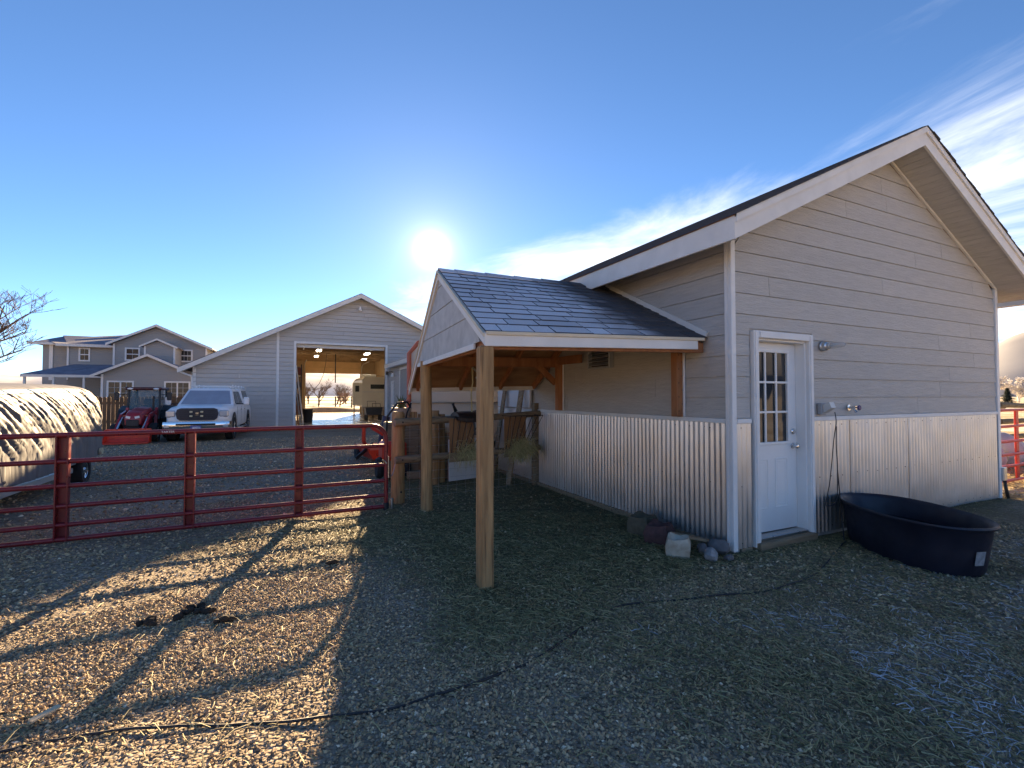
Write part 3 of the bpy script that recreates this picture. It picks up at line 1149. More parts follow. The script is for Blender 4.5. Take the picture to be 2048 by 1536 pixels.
# wall lamp, outlet, faucet, conduit
lamp = thing('wall_lamp', 'galvanised jelly jar lamp on the grey barn wall beside the white door', 'lamp', (5.28, BY0 - 0.026, 2.04), world=False)
MB().lathe([(0.0, 0.0), (0.057, 0.0), (0.057, 0.012), (0.050, 0.018), (0.050, 0.05), (0.044, 0.058), (0.034, 0.062), (0.034, 0.085), (0.030, 0.09), (0.0, 0.09)], 20, (0, 0, 0), (0, -1, 0)).build('lamp_base', M_GALV, lamp, smooth=35)
mg = mat('clear_glass', (0.62, 0.64, 0.65), 0.05, alpha=0.45)
gl_ = MB().lathe([(0.030, 0.0905), (0.031, 0.13), (0.029, 0.19), (0.024, 0.222), (0.012, 0.238), (0.0, 0.24)], 18, (0, 0, 0), (0, -1, 0))
gl_.build('glass_jar', mg, lamp, smooth=True)
MB().lathe([(0.0, 0.092), (0.008, 0.0925), (0.010, 0.11), (0.016, 0.14), (0.013, 0.165), (0.0, 0.176)], 12, (0, 0, 0), (0, -1, 0)).build('bulb', mat('frosted_bulb', (0.8, 0.8, 0.78), 0.4), lamp, smooth=True)

out = thing('outlet_box', 'grey weatherproof outlet box with flipped up cover beside the door casing', 'outlet', (5.17, BY0 - 0.026, 1.30), world=False)
mgr = mat('grey_plastic', (0.36, 0.37, 0.38), 0.5, var=0.05)
MB().cbox((0.0, -0.05, 0.0), (0.085, 0.0, 0.125), 0.008).build('box', mgr, out)
cv = MB()
cv.add([(0.02, -0.055, 0.02), (0.10, -0.055, 0.02), (0.10, -0.14, 0.075), (0.02, -0.14, 0.075), (0.02, -0.055, 0.11), (0.10, -0.055, 0.11), (0.10, -0.115, 0.135), (0.02, -0.115, 0.135)],
       [(0, 1, 2, 3), (4, 7, 6, 5), (0, 4, 5, 1), (1, 5, 6, 2), (2, 6, 7, 3), (3, 7, 4, 0)])
cv.build('flip_cover', mat('pale_grey_plastic', (0.58, 0.59, 0.58), 0.35), out)

fau = thing('faucet', 'chrome outdoor faucet with a round blue handle on the grey wall', 'faucet', (5.74, BY0 - 0.026, 1.35), world=False)
MB().lathe([(0.0, 0.0), (0.034, 0.0), (0.034, 0.008), (0.014, 0.012), (0.014, 0.06), (0.02, 0.062), (0.02, 0.08), (0.0, 0.08)], 14, (0, 0, 0.02), (0, -1, 0)).build('body', M_CHROME, fau, smooth=40)
MB().tube([(0, -0.05, 0.02), (0, -0.065, -0.005), (0, -0.08, -0.03)], [0.013, 0.014, 0.016], 10).build('spout', M_CHROME, fau, smooth=40)
MB().lathe([(0.008, 0.08), (0.008, 0.10), (0.026, 0.104), (0.030, 0.112), (0.026, 0.12), (0.0, 0.122)], 12, (0, 0, 0.02), (0, -1, 0)).build('handle', mat('blue_plastic', (0.015, 0.02, 0.16), 0.4), fau, smooth=40)

con = thing('electrical_conduit', 'grey junction box with black cable at the far barn corner', 'conduit', (BX1 + 0.04, BY0 - 0.02, 0.0), world=False)
MB().cbox((-0.03, -0.05, 0.27), (0.07, 0.02, 0.46), 0.008).build('junction_box', M_GALV, con)
MB().tube([(0.03, -0.03, 0.27), (0.04, -0.04, 0.15), (0.07, -0.06, -0.04)], 0.022, 10).build('cable_sleeve', M_BLACK, con, smooth=True)
MB().tube([(0.07, -0.02, 0.40), (0.11, -0.02, 0.40)], 0.013, 8).build('connector', M_BLACK, con, smooth=True)

# louvred vent on the long wall, under the shelter roof
vt = thing('wall_vent', 'grey louvred exhaust vent on the barn wall under the shelter roof', 'vent', (BX0 - 0.026, 5.27, 1.87), world=False)
mv = mat('vent_metal', (0.42, 0.43, 0.45), 0.45, 0.3, var=0.1, vscale=9)
fv = MB()
for a, b in (((-0.075, -0.25, 0.0), (0, -0.225, 0.31)), ((-0.075, 0.225, 0.0), (0, 0.25, 0.31)), ((-0.075, -0.224, 0.0), (0, 0.224, 0.025)), ((-0.075, -0.224, 0.285), (0, 0.224, 0.31))):
    fv.cbox(a, b, 0.004)
fv.build('vent_frame', mv, vt)
MB().box((-0.012, -0.224, 0.026), (-0.004, 0.224, 0.284)).build('vent_back', M_BLACK, vt)
for i in range(5):
    z_ = 0.04 + i * 0.05
    MB().add([(-0.085, -0.222, z_), (-0.085, 0.222, z_), (-0.02, 0.222, z_ + 0.04), (-0.02, -0.222, z_ + 0.04), (-0.085, -0.222, z_ + 0.006), (-0.085, 0.222, z_ + 0.006), (-0.02, 0.222, z_ + 0.046), (-0.02, -0.222, z_ + 0.046)],
             [(0, 1, 2, 3), (7, 6, 5, 4), (0, 4, 5, 1), (1, 5, 6, 2), (2, 6, 7, 3), (3, 7, 4, 0)]).build('louvre', mv, vt)

# ------------------------------------------------------------------ animal shelter built against the barn
shel = thing('animal_shelter', 'open timber shelter with frosted shingle roof leaning on the barn wall', 'shelter', (1.43, 3.5, 0))
M_FROST = D.materials.new('frosted_shingle')
M_FROST.use_nodes = True
nt = M_FROST.node_tree
B = nt.nodes['Principled BSDF']
B.inputs['Roughness'].default_value = 0.85
L, N = nt.links.new, nt.nodes.new
t = N('ShaderNodeTexCoord')
oi = N('ShaderNodeObjectInfo')
sx = N('ShaderNodeSeparateXYZ')
L(t.outputs['Object'], sx.inputs[0])
n_ = N('ShaderNodeTexNoise')
n_.inputs['Scale'].default_value = 2.6
n_.inputs['Detail'].default_value = 6
L(t.outputs['Object'], n_.inputs['Vector'])
n3 = N('ShaderNodeTexNoise')
n3.inputs['Scale'].default_value = 130
n3.inputs['Detail'].default_value = 3
L(t.outputs['Object'], n3.inputs['Vector'])


def mth(op, a, b):
    q = N('ShaderNodeMath')
    q.operation = op
    for i, v in enumerate((a, b)):
        if isinstance(v, (int, float)):
            q.inputs[i].default_value = v
        else:
            L(v, q.inputs[i])
    return q.outputs[0]


# frost cover thins out towards the heated barn wall and at random on single shingles
d_ = mth('SUBTRACT', 1.72, sx.outputs[0])
d_ = mth('SUBTRACT', d_, mth('MULTIPLY', sx.outputs[2], 0.0))
d_ = mth('ADD', d_, mth('MULTIPLY', mth('SUBTRACT', n_.outputs['Fac'], 0.5), 0.9))
d_ = mth('ADD', d_, mth('MULTIPLY', mth('SUBTRACT', oi.outputs['Random'], 0.5), 0.12))
mr = N('ShaderNodeMapRange')
mr.inputs['From Min'].default_value = -0.1
mr.inputs['From Max'].default_value = 0.45
mr.inputs['To Max'].default_value = 0.92
L(d_, mr.inputs['Value'])
fine = mth('ADD', 0.55, mth('MULTIPLY', n3.outputs['Fac'], 0.8))
fm = mth('MULTIPLY', mr.outputs[0], fine)
mx = N('ShaderNodeMix')
mx.data_type = 'RGBA'
mx.clamp_factor = True
mx.inputs['A'].default_value = (0.055, 0.055, 0.062, 1)
mx.inputs['B'].default_value = (0.66, 0.64, 0.66, 1)
L(fm, mx.inputs['Factor'])
hv = N('ShaderNodeVectorMath')
hv.operation = 'SCALE'
L(mx.outputs['Result'], hv.inputs[0])
L(mth('ADD', 0.85, mth('MULTIPLY', oi.outputs['Random'], 0.3)), hv.inputs['Scale'])
L(hv.outputs[0], B.inputs['Base Color'])
bp = N('ShaderNodeBump')
bp.inputs['Strength'].default_value = 0.5
bp.inputs['Distance'].default_value = 0.004
L(n3.outputs['Fac'], bp.inputs['Height'])
L(bp.outputs[0], B.inputs['Normal'])


def xg(y):                       # gable end runs slightly skew
    return 1.455 + 0.075 * (y - 3.5)


FY, RY, BYs = 3.50, 5.20, 7.18     # front eave, ridge, back eave (in y)
WX = 3.868


def froof(s, u):
    """front slope: s 0 at the eave .. 1 at the ridge, u 0 at gable end .. 1 at the barn wall -> top surface point"""
    y = FY + (RY - FY) * s
    x = xg(y) + (WX - xg(y)) * u
    z = (2.03 + 0.075 * u) * (1 - s) + (2.945 + 0.03 * u) * s
    return np.array((x, y, z))


def broof(s, u):
    y = BYs + (RY - BYs) * s
    x = xg(y) + (WX - xg(y)) * u
    z = (1.66 + 0.05 * u) * (1 - s) + (2.945 + 0.03 * u) * s
    return np.array((x, y, z))


def slab(fn, u0, u1, s0, s1, o0, o1, lift0=0.0, n=None):
    """a slab between roof-parametric corners, with vertical offsets o0 (bottom) and o1 (top)"""
    cs = [(s0, u0), (s0, u1), (s1, u1), (s1, u0)]
    b = []
    for o_ in (o0, o1):
        for k, (s, u) in enumerate(cs):
            p = fn(s, u).copy()
            p[2] += o_ + (lift0 if s == s0 else 0)
            b.append(tuple(p))
    return MB().add(b, [(0, 3, 2, 1), (4, 5, 6, 7), (0, 1, 5, 4), (1, 2, 6, 5), (2, 3, 7, 6), (3, 0, 4, 7)])


# decking (plywood seen from below)
for fn, cnt in ((froof, 2), (broof, 3)):
    for i in range(cnt):
        slab(fn, i / cnt + 0.002, (i + 1) / cnt - 0.002, 0.0, 1.0, -0.04, -0.018).build('plywood_sheet', M_PLY, shel)
# shingles on the front slope, one object each
NR = 13

rs_ = random.Random(4)
for r in range(NR):
    s0, s1 = r / NR, min(1.0, (r + 1.12) / NR)
    u = -0.012
    first = True
    while u < 0.985:
        wdt = rs_.choice((0.085, 0.105, 0.125, 0.125, 0.16, 0.19))
        if first:
            wdt *= rs_.uniform(0.4, 1.0)
            first = False
        e = min(u + wdt, 0.995)
        if 0.995 - e < 0.03:
            e = 0.995
        lf = rs_.uniform(0.008, 0.013)
        so = slab(froof, u + 0.0022, e - 0.0022, s0 - (0.012 if r == 0 else 0), s1, -0.017, -0.006, lf).build('shingle', M_FROST, shel)
        so.data.materials.append(M_SHIN)      # frost lies on the upper face only, the cut edges stay bare
        for p_ in so.data.polygons:
            p_.material_index = 0 if p_.normal.z > 0.5 else 1
        u = e
    slab(broof, -0.012, 0.995, s0 - (0.012 if r == 0 else 0), s1, -0.017, -0.006, 0.006).build('shingle_course', M_SHIN, shel)
# ridge caps
for i in range(12):
    u0, u1 = i / 12 - 0.012, (i + 1.1) / 12 - 0.012
    p0, p1 = froof(1, u0), froof(1, min(u1, 0.995))
    hgt = 0.012 + 0.004 * (i % 2)
    b = MB()
    for p, h in ((p0, hgt), (p1, hgt - 0.006)):
        b.v += [(p[0], p[1] - 0.13, p[2] - 0.068 + h), (p[0], p[1], p[2] + h), (p[0], p[1] + 0.13, p[2] - 0.082 + h), (p[0], p[1] + 0.13, p[2] - 0.092 + h), (p[0], p[1], p[2] + h - 0.012), (p[0], p[1] - 0.13, p[2] - 0.078 + h)]
    b.f += [(i_, (i_ + 1) % 6, (i_ + 1) % 6 + 6, i_ + 6) for i_ in range(6)] + [(5, 4, 3, 2, 1, 0), (6, 7, 8, 9, 10, 11)]
    b.build('ridge_cap', M_FROST, shel)
# metal flashing along the barn wall
for fn, s1 in ((froof, 0.97), (broof, 0.97)):
    a, b = fn(-0.01, 1.0), fn(s1, 1.0)
    MB().beam(a + np.array((-0.012, 0, 0.028)), b + np.array((-0.012, 0, 0.028)), 0.022, 0.055).build('wall_flashing', M_TRIMW, shel)
# front eave fascia: wide board plus drip strip
a, b = froof(0, 0.0), froof(0, 0.94)
MB().beam(a + np.array((-0.02, -0.014, -0.088)), b + np.array((0, -0.014, -0.088)), 0.024, 0.092, c=0.003).build('eave_fascia', M_TRIMW, shel)
MB().beam(a + np.array((-0.02, -0.022, -0.03)), b + np.array((0.08, -0.022, -0.03)), 0.036, 0.03, c=0.003).build('drip_strip', mat('cream_trim', (0.66, 0.57, 0.42), 0.6, var=0.06), shel)
a, b = broof(0, 0.0), broof(0, 0.99)
MB().beam(a + np.array((0, 0.014, -0.06)), b + np.array((0, 0.014, -0.06)), 0.024, 0.09, c=0.003).build('eave_fascia', M_TRIMW, shel)
# rake boards on the gable end
for fn, s0 in ((froof, -0.015), (broof, -0.02)):
    a, b = fn(s0, 0.0), fn(0.995, 0.0)
    dz = 0.052 if fn is froof else 0.058
    MB().prism([(a[1], a[2] - 0.018), (b[1], b[2] - 0.018), (b[1], b[2] - 0.118), (a[1], a[2] - 0.118)], 0, 0.022, 'x')
    bb = MB()
    hh = 0.10
    vs = []
    for dx in (-0.032, -0.010):
        vs += [(a[0] + dx, a[1], a[2] - 0.018), (b[0] + dx, b[1], b[2] - 0.018), (b[0] + dx, b[1], b[2] - 0.018 - hh), (a[0] + dx, a[1], a[2] - 0.018 - hh)]
    bb.add(vs, [(0, 1, 2, 3), (7, 6, 5, 4), (0, 4, 5, 1), (1, 5, 6, 2), (2, 6, 7, 3), (3, 7, 4, 0)]).build('rake_board', M_TRIMW, shel)
    bb = MB()
    vs = []
    for dx in (-0.048, -0.033):
        vs += [(a[0] + dx, a[1], a[2] - 0.017), (b[0] + dx, b[1], b[2] - 0.017), (b[0] + dx, b[1], b[2] - 0.045), (a[0] + dx, a[1], a[2] - 0.045)]
    bb.add(vs, [(0, 1, 2, 3), (7, 6, 5, 4), (0, 4, 5, 1), (1, 5, 6, 2), (2, 6, 7, 3), (3, 7, 4, 0)]).build('rake_drip', mat('cream_trim', (0, 0, 0)), shel)
# gable end siding boards
Gdir = np.array((0.075, 1.0, 0)) / math.hypot(0.075, 1)
Gn = np.array((-1.0, 0.075, 0)) / math.hypot(0.075, 1)
GO = np.array((xg(3.5) + 0.0, 3.5, 0.0))
k_ = math.hypot(0.075, 1)


def gsp(z):
    z += 0.03
    sf = (z - 2.03) / (2.945 - 2.03)
    sb_ = (z - 1.66) / (2.945 - 1.66)
    yf = FY + (RY - FY) * max(sf, 0.10)
    yb = BYs + (RY - BYs) * max(sb_, 0.12)
    return ((yf - 3.5) * k_, max(yb - 3.5, yf - 3.5 + 0.02) * k_)


M_GAB = mat('gable_board', (0.47, 0.455, 0.43), 0.7, var=0.14, vscale=7.0, bump=0.3, bscale=40, rnd=0.05)
siding(shel, M_GAB, GO, Gdir, Gn, 1.95, 2.90, 0.262, gsp, seams=0, tb=0.014, tt=0.008)
MB().beam(GO + Gdir * 0.30 + Gn * 0.018 + np.array((0, 0, 1.925)), GO + Gdir * 3.02 + Gn * 0.018 + np.array((0, 0, 1.925)), 0.02, 0.05, c=0.002).build('gable_base_strip', M_TRIMW, shel)
# headers and rafters
MB().beam((xg(3.55) + 0.02, 3.575, 1.925), (WX, 3.575, 1.995), 0.075, 0.10, c=0.004).build('header_beam', M_ORANGE, shel)
MB().beam((xg(6.2) + 0.02, 6.42, 1.98), (WX, 6.42, 2.02), 0.075, 0.14, c=0.004).build('header_beam', M_ORANGE, shel)
MB().beam(GO + Gdir * 0.10 - Gn * 0.045 + np.array((0, 0, 1.945)), GO + Gdir * 3.0 - Gn * 0.045 + np.array((0, 0, 1.945)), 0.05, 0.11, c=0.004).build('tie_beam', M_ORANGE, shel)
MB().beam((WX - 0.05, 5.7, 2.035), (WX - 0.05, 6.4, 2.04), 0.045, 0.12, c=0.004).build('ledger_beam', M_ORANGE, shel)
for u in (0.04, 0.36, 0.68, 0.97):
    for fn in (froof, broof):
        a, b = fn(0.03, u), fn(0.985, u)
        MB().beam(a + np.array((0, 0, -0.09)), b + np.array((0, 0, -0.09)), 0.04, 0.09).build('rafter', M_ORANGE, shel)
# posts
MB().cbox((1.39, 3.475, -0.3), (1.505, 3.59, 1.90), 0.014).build('square_post', M_POST, shel)
pp = MB().tube([(1.70, 6.16, -0.3), (1.695, 6.16, 0.5), (1.685, 6.15, 1.3), (1.675, 6.15, 1.96)], [0.078, 0.076, 0.074, 0.072], 18)
pp.build('round_post', M_POST, shel, smooth=40)
for y_ in (3.86, 6.31):
    MB().cbox((3.775, y_ - 0.045, 1.279), (3.868, y_ + 0.045, 2.02 if y_ < 5 else 1.98), 0.004).build('wall_post', M_ORANGE, shel)
    MB().cbox((3.852, y_ - 0.067, 1.279), (3.872, y_ - 0.047, 2.03), 0.002).build('scribe_strip', M_TRIM, shel)
    if y_ < 5:
        sc2 = MB()
        for i in range(9):
            sc2.lathe([(0.006, -0.002), (0.006, 0.003), (0.0, 0.004)], 6, (3.80 + 0.045 * (i % 2), y_ - 0.045, 1.34 + i * 0.075), (0, -1, 0))
        sc2.build('screw_heads', M_DARK, shel)
MB().beam((WX - 0.06, 6.40, 1.70), (WX - 0.42, 6.40, 2.0), 0.04, 0.09, c=0.003).build('brace', M_ORANGE, shel)

# ------------------------------------------------------------------ large workshop with drive-through doors
SX0, SXM, SX1, SY0, SY1 = -3.66, -0.33, 7.1, 25.0, 42.0
AX = 3.38
shop = thing('workshop', 'large grey drive-through workshop with raised overhead door and low slope gable roof', 'workshop', (SXM, SY0, 0))


def zs(x):
    return 6.62 - (0.514 if x < AX else 0.46) * abs(x - AX)


OX0, OX1, OZ = 0.47, 4.66, 4.02
OVY = 24.52
M_INT = mat('workshop_lining', (0.36, 0.27, 0.17), 0.8, var=0.12, vscale=1.5)
wl_ = MB()
wl_.box((SX0, SY0, -0.1), (OX0, SY0 + 0.14, 2.5))
wl_.prism([(SX0, 2.5), (OX0, 2.5), (OX0, zs(OX0) - 0.2), (SX0, zs(SX0) - 0.2)], SY0, SY0 + 0.14, 'y')
wl_.prism([(OX1, -0.1), (SX1, -0.1), (SX1, zs(SX1) - 0.2), (OX1, zs(OX1) - 0.2)], SY0, SY0 + 0.14, 'y')
wl_.prism([(OX0, OZ), (OX1, OZ), (OX1, zs(OX1) - 0.2), (AX, zs(AX) - 0.2), (OX0, zs(OX0) - 0.2)], SY0, SY0 + 0.14, 'y')
wl_.box((SX0, SY0 + 0.14, -0.1), (SX0 + 0.14, SY1, zs(SX0) - 0.2))
wl_.build('outer_wall', M_WSID, shop)
iw = MB()
iw.box((SXM - 0.1, SY0 + 0.15, -0.05), (SXM + 0.02, SY1, 4.6))
iw.box((SX1 - 0.14, SY0 + 0.15, -0.05), (SX1, SY1, 4.6))
iw.box((SXM, SY1, -0.05), (1.5, SY1 + 0.15, 4.6))
iw.box((5.75, SY1, -0.05), (SX1, SY1 + 0.15, 4.6))
iw.box((1.5, SY1, 3.66), (5.75, SY1 + 0.15, 4.6))
iw.build('inner_wall', M_INT, shop)
MB().box((SXM, SY0 + 0.15, 4.6), (SX1, SY1, 4.66)).build('ceiling', mat('shop_ceiling', (0.42, 0.36, 0.28), 0.8, var=0.1, vscale=0.8), shop)
MB().box((SXM, SY0 - 0.35, -0.08), (SX1, SY1 + 0.4, 0.035)).build('concrete_floor', mat('sealed_concrete', (0.46, 0.43, 0.38), 0.22, var=0.18, vscale=0.8, rvar=0.14), shop)
for yy in np.arange(27.5, 42, 2.4):
    MB().box((SXM + 0.03, yy, 4.33), (SX1 - 0.15, yy + 0.09, 4.59)).build('ceiling_joist', mat('joist_wood', (0.30, 0.20, 0.11), 0.8, var=0.2, vscale=3), shop)


def sspan(z):
    l = AX - (zs(AX) - 0.2 - z) / 0.514
    r_ = AX + (zs(AX) - 0.2 - z) / 0.46
    return (max(SX0, l), min(SX1, r_))


siding(shop, M_WSID, (0, SY0, 0), (1, 0, 0), (0, -1, 0), 0.10, 6.36, 0.2, sspan, holes=[(SXM - 0.05, SXM + 0.05, 0, 4.62), (OX0 - 0.1, OX1 + 0.1, 0, OZ + 0.1)], seams=1, tb=0.05, tt=0.03, rs=31, gap=0.022)
MB().cbox((SXM - 0.055, SY0 - 0.045, 0.02), (SXM + 0.055, SY0, 4.63), 0.006).build('corner_trim', M_TRIM, shop)
MB().cbox((SX0 - 0.03, SY0 - 0.045, 0.02), (SX0 + 0.09, SY0 + 0.02, zs(SX0) - 0.22), 0.006).build('corner_trim', M_TRIM, shop)
for a, b in (((OX0 - 0.11, 0.04), (OX0, OZ + 0.11)), ((OX1, 0.04), (OX1 + 0.11, OZ + 0.11)), ((OX0 + 0.001, OZ), (OX1 - 0.001, OZ + 0.11))):
    MB().cbox((a[0], SY0 - 0.055, a[1]), (b[0], SY0 + 0.16, b[1]), 0.006).build('door_trim', M_TRIM, shop)
for s, ex in ((-1, -4.15), (1, 7.6)):
    rf = MB()
    rf.add([(AX, OVY - 0.02, zs(AX)), (ex, OVY - 0.02, zs(ex)), (ex, SY1 + 0.5, zs(ex)), (AX, SY1 + 0.5, zs(AX)), (AX, OVY - 0.02, zs(AX) - 0.07), (ex, OVY - 0.02, zs(ex) - 0.07), (ex, SY1 + 0.5, zs(ex) - 0.07), (AX, SY1 + 0.5, zs(AX) - 0.07)],
           [(0, 1, 2, 3), (7, 6, 5, 4), (0, 4, 5, 1), (1, 5, 6, 2), (2, 6, 7, 3), (3, 7, 4, 0)])
    rf.build('roof', M_SHIN, shop)
    MB().prism([(ex, zs(ex) - 0.03), (AX, zs(AX) - 0.03), (AX, zs(AX) - 0.24), (ex, zs(ex) - 0.24)], OVY - 0.05, OVY - 0.021, 'y').build('rake_fascia', M_TRIMW, shop)
    MB().prism([(ex, zs(ex) - 0.19), (AX, zs(AX) - 0.19), (AX, zs(AX) - 0.21), (ex, zs(ex) - 0.21)], OVY - 0.02, SY0, 'y').build('rake_soffit', M_WSID, shop)
    MB().box((min(ex, ex + s * 0.03), OVY - 0.05, zs(ex) - 0.24), (max(ex, ex + s * 0.03), SY1 + 0.5, zs(ex) - 0.05)).build('eave_fascia', M_TRIMW, shop)
MB().tube([(-4.12, 24.62, 2.56), (-4.0, 24.66, 2.50), (-3.72, 24.9, 2.38), (-3.70, 24.92, 2.2), (-3.70, 24.92, 0.1)], 0.045, 8).build('downspout', M_TRIM, shop, smooth=40)
# raised overhead door under the ceiling (front) and the half raised rear door
mdoor = mat('overhead_door', (0.40, 0.34, 0.26), 0.6, var=0.08, vscale=2)
MB().box((OX0 + 0.02, SY0 + 0.17, OZ - 0.16), (OX1 - 0.02, SY0 + 0.22, OZ + 0.12)).build('door_panel', M_TRIMW, shop)
for i in range(5):
    MB().cbox((OX0 - 0.05, SY0 + 0.4 + i * 0.62, 4.18), (OX1 + 0.05, SY0 + 1.0 + i * 0.62, 4.23), 0.01).build('door_panel', mdoor, shop)
for i in range(2):
    MB().cbox((1.45, SY1 - 0.08, 3.36 + i * 0.5), (5.8, SY1 - 0.03, 3.85 + i * 0.5), 0.01).build('door_panel', mat('glow_tinted_panel', (0.62, 0.42, 0.22), 0.5, var=0.1, vscale=2), shop)  # orange base colour imitates back light glowing in the rear door
for x_ in (1.4, 5.85):
    MB().tube([(x_, SY1 - 0.1, 0.05), (x_, SY1 - 0.1, 3.6), (x_, SY1 - 0.35, 4.0), (x_, SY1 - 0.9, 4.15), (x_, SY1 - 4.0, 4.15)], 0.03, 6).build('door_track', M_STEEL, shop, smooth=40)
for x_ in (0.9, 4.45):
    MB().tube([(x_, SY0 + 0.3, 4.12), (x_, SY0 + 4.0, 4.12)], 0.03, 6).build('door_track', M_STEEL, shop, smooth=40)
# gable flood lamp
fl = thing('gable_lamp', 'small white dusk lamp under the workshop gable peak', 'lamp', (3.36, SY0 - 0.03, 5.80), world=False)
MB().cbox((-0.05, -0.10, 0.06), (0.05, 0, 0.18), 0.01).build('bracket', M_STEEL, fl)
MB().lathe([(0.0, 0.16), (0.05, 0.15), (0.06, 0.05), (0.10, -0.01), (0.09, -0.06), (0.0, -0.08)], 12, (0, -0.17, 0.05), (0, 0, 1)).build('lamp_head', mat('lamp_lens', (0.8, 0.8, 0.8), 0.3), fl, smooth=40)

# ceiling lights, lit
M_LED = mat('lit_tube', (1, 1, 1), 0.5, emit=(1.0, 0.9, 0.72), estr=9.0)
CL = [(1.72, 29.0, 4.05), (1.85, 34.0, 4.1), (4.35, 29.0, 3.95), (4.9, 34.0, 4.0), (6.1, 27.0, 4.1)]
CLN = ['above the waste bin', 'in line with the drop hose', 'above the garden cart', 'above the truck camper', 'inside the front wall beside the right wall']
for i, (x_, y_, z_) in enumerate(CL):
    c = thing('shop_light', 'lit twin tube shop light hanging ' + CLN[i], 'light', (x_, y_, z_), world=False, group='lights hanging in the workshop')
    MB().box((-0.14, -0.5, 0.05), (0.14, 0.5, 0.10)).build('fixture', M_TRIMW, c)
    for k in (-1, 1):
        MB().tube([(k * 0.07, -0.48, 0.02), (k * 0.07, 0.48, 0.02)], 0.022, 8).build('tube', M_LED, c, smooth=40)
    for k in (-1, 1):
        MB().tube([(0, k * 0.4, 0.10), (0, k * 0.4, 4.33 - z_ + 0.1)], 0.006, 5).build('hanger', M_DARK, c)
wlp = thing('work_lamp', 'small glowing lamp on the right wall inside the workshop', 'lamp', (6.0, 37.0, 2.9), world=False)
MB().tube([(0.95, 0, 0.1), (0.3, 0, 0.15), (0, 0, 0.1)], 0.02, 6).build('arm', M_DARK, wlp)
MB().ball((0, 0, 0), 0.10).build('bulb', M_LED, wlp, smooth=True)
# hanging hose reel pipe and hose
hp = thing('drop_hose', 'dark air hose looping down from a pipe in the workshop', 'hose', (3.05, 34, 0.035), world=False)
MB().tube([(0, 0, 4.3), (0, 0, 2.35)], 0.035, 8).build('drop_pipe', M_DARK, hp, smooth=True)
MB().tube([(-0.55, 0, 4.3), (-0.62, 0, 3.6), (-0.75, 0, 2.9), (-1.0, 0, 2.3), (-1.3, 0, 1.9), (-1.6, 0, 1.85)], 0.016, 6).build('hose', M_DARK, hp, smooth=True)

# clutter along the left inside wall
rk = thing('tool_rack', 'tall dark steel tool rack against the left workshop wall', 'rack', (0.35, 30.0, 0.035), world=False)
for x_ in (-0.25, 0.45):
    for y_ in (-1.5, 1.5):
        MB().box((x_ - 0.03, y_ - 0.03, 0), (x_ + 0.03, y_ + 0.03, 3.2)).build('upright', M_DARK, rk)
for z_ in (0.5, 1.2, 1.9, 2.6):
    MB().box((-0.28, -1.53, z_), (0.48, 1.53, z_ + 0.04)).build('shelf', mat('shelf_board', (0.16, 0.09, 0.05), 0.8), rk)
cols_ = [(0.20, 0.035, 0.02), (0.24, 0.15, 0.07), (0.07, 0.07, 0.08), (0.40, 0.36, 0.28), (0.12, 0.05, 0.025), (0.03, 0.05, 0.10)]
k = 0
for z_ in (0.54, 1.24, 1.94, 2.64):
    for y_ in (-1.25, -0.45, 0.4, 1.15):
        h_ = random.uniform(0.28, 0.55)
        c_ = cols_[k % 6]
        nm = ['dark red', 'tan cardboard', 'charcoal', 'cream', 'brown', 'navy blue'][k % 6]
        lv = ['lowest', 'second', 'third', 'top'][[0.54, 1.24, 1.94, 2.64].index(z_)]
        single('storage_box', MB().cbox((0.35 - 0.2, 30 + y_ - 0.3, 0.035 + z_), (0.35 + 0.42, 30 + y_ + 0.3, 0.035 + z_ + h_), 0.02), mat('box_%d' % (k % 6), c_, 0.7, var=0.2, vscale=4),
               nm + ' storage box on the ' + lv + ' shelf of the tool rack', 'box', group='boxes on the tool rack')
        k += 1
for i, (x_, y_, c_) in enumerate(((0.72, 26.6, 'silver'), (0.86, 27.1, 'white'), (0.62, 26.0, 'rusty'))):
    single('leaning_pipe', MB().tube([(x_, y_, 0.04), (x_ - 0.35, y_ + 0.2, 3.1)], 0.035, 8), {'silver': M_STEEL, 'white': M_TRIM, 'rusty': M_ORANGE}[c_], c_ + ' pipe leaning inside the left door jamb of the workshop', 'pipe', group='pipes leaning in the workshop', smooth=40)
bn_ = thing('waste_bin', 'dark open topped waste bin on the workshop floor beside the rack', 'bin', (1.15, 28.4, 0.035), world=False)
MB().lathe([(0.0, 0.0), (0.22, 0.0), (0.28, 0.72), (0.30, 0.74), (0.28, 0.76), (0.25, 0.72), (0.2, 0.05), (0.0, 0.05)], 16).build('bin_body', M_BLACK, bn_, smooth=40)
for k_ in (-1, 1):
    MB().tube([(k_ * 0.285, -0.06, 0.6), (k_ * 0.33, -0.05, 0.62), (k_ * 0.33, 0.05, 0.62), (k_ * 0.285, 0.06, 0.6)], 0.012, 6).build('handle', M_BLACK, bn_)

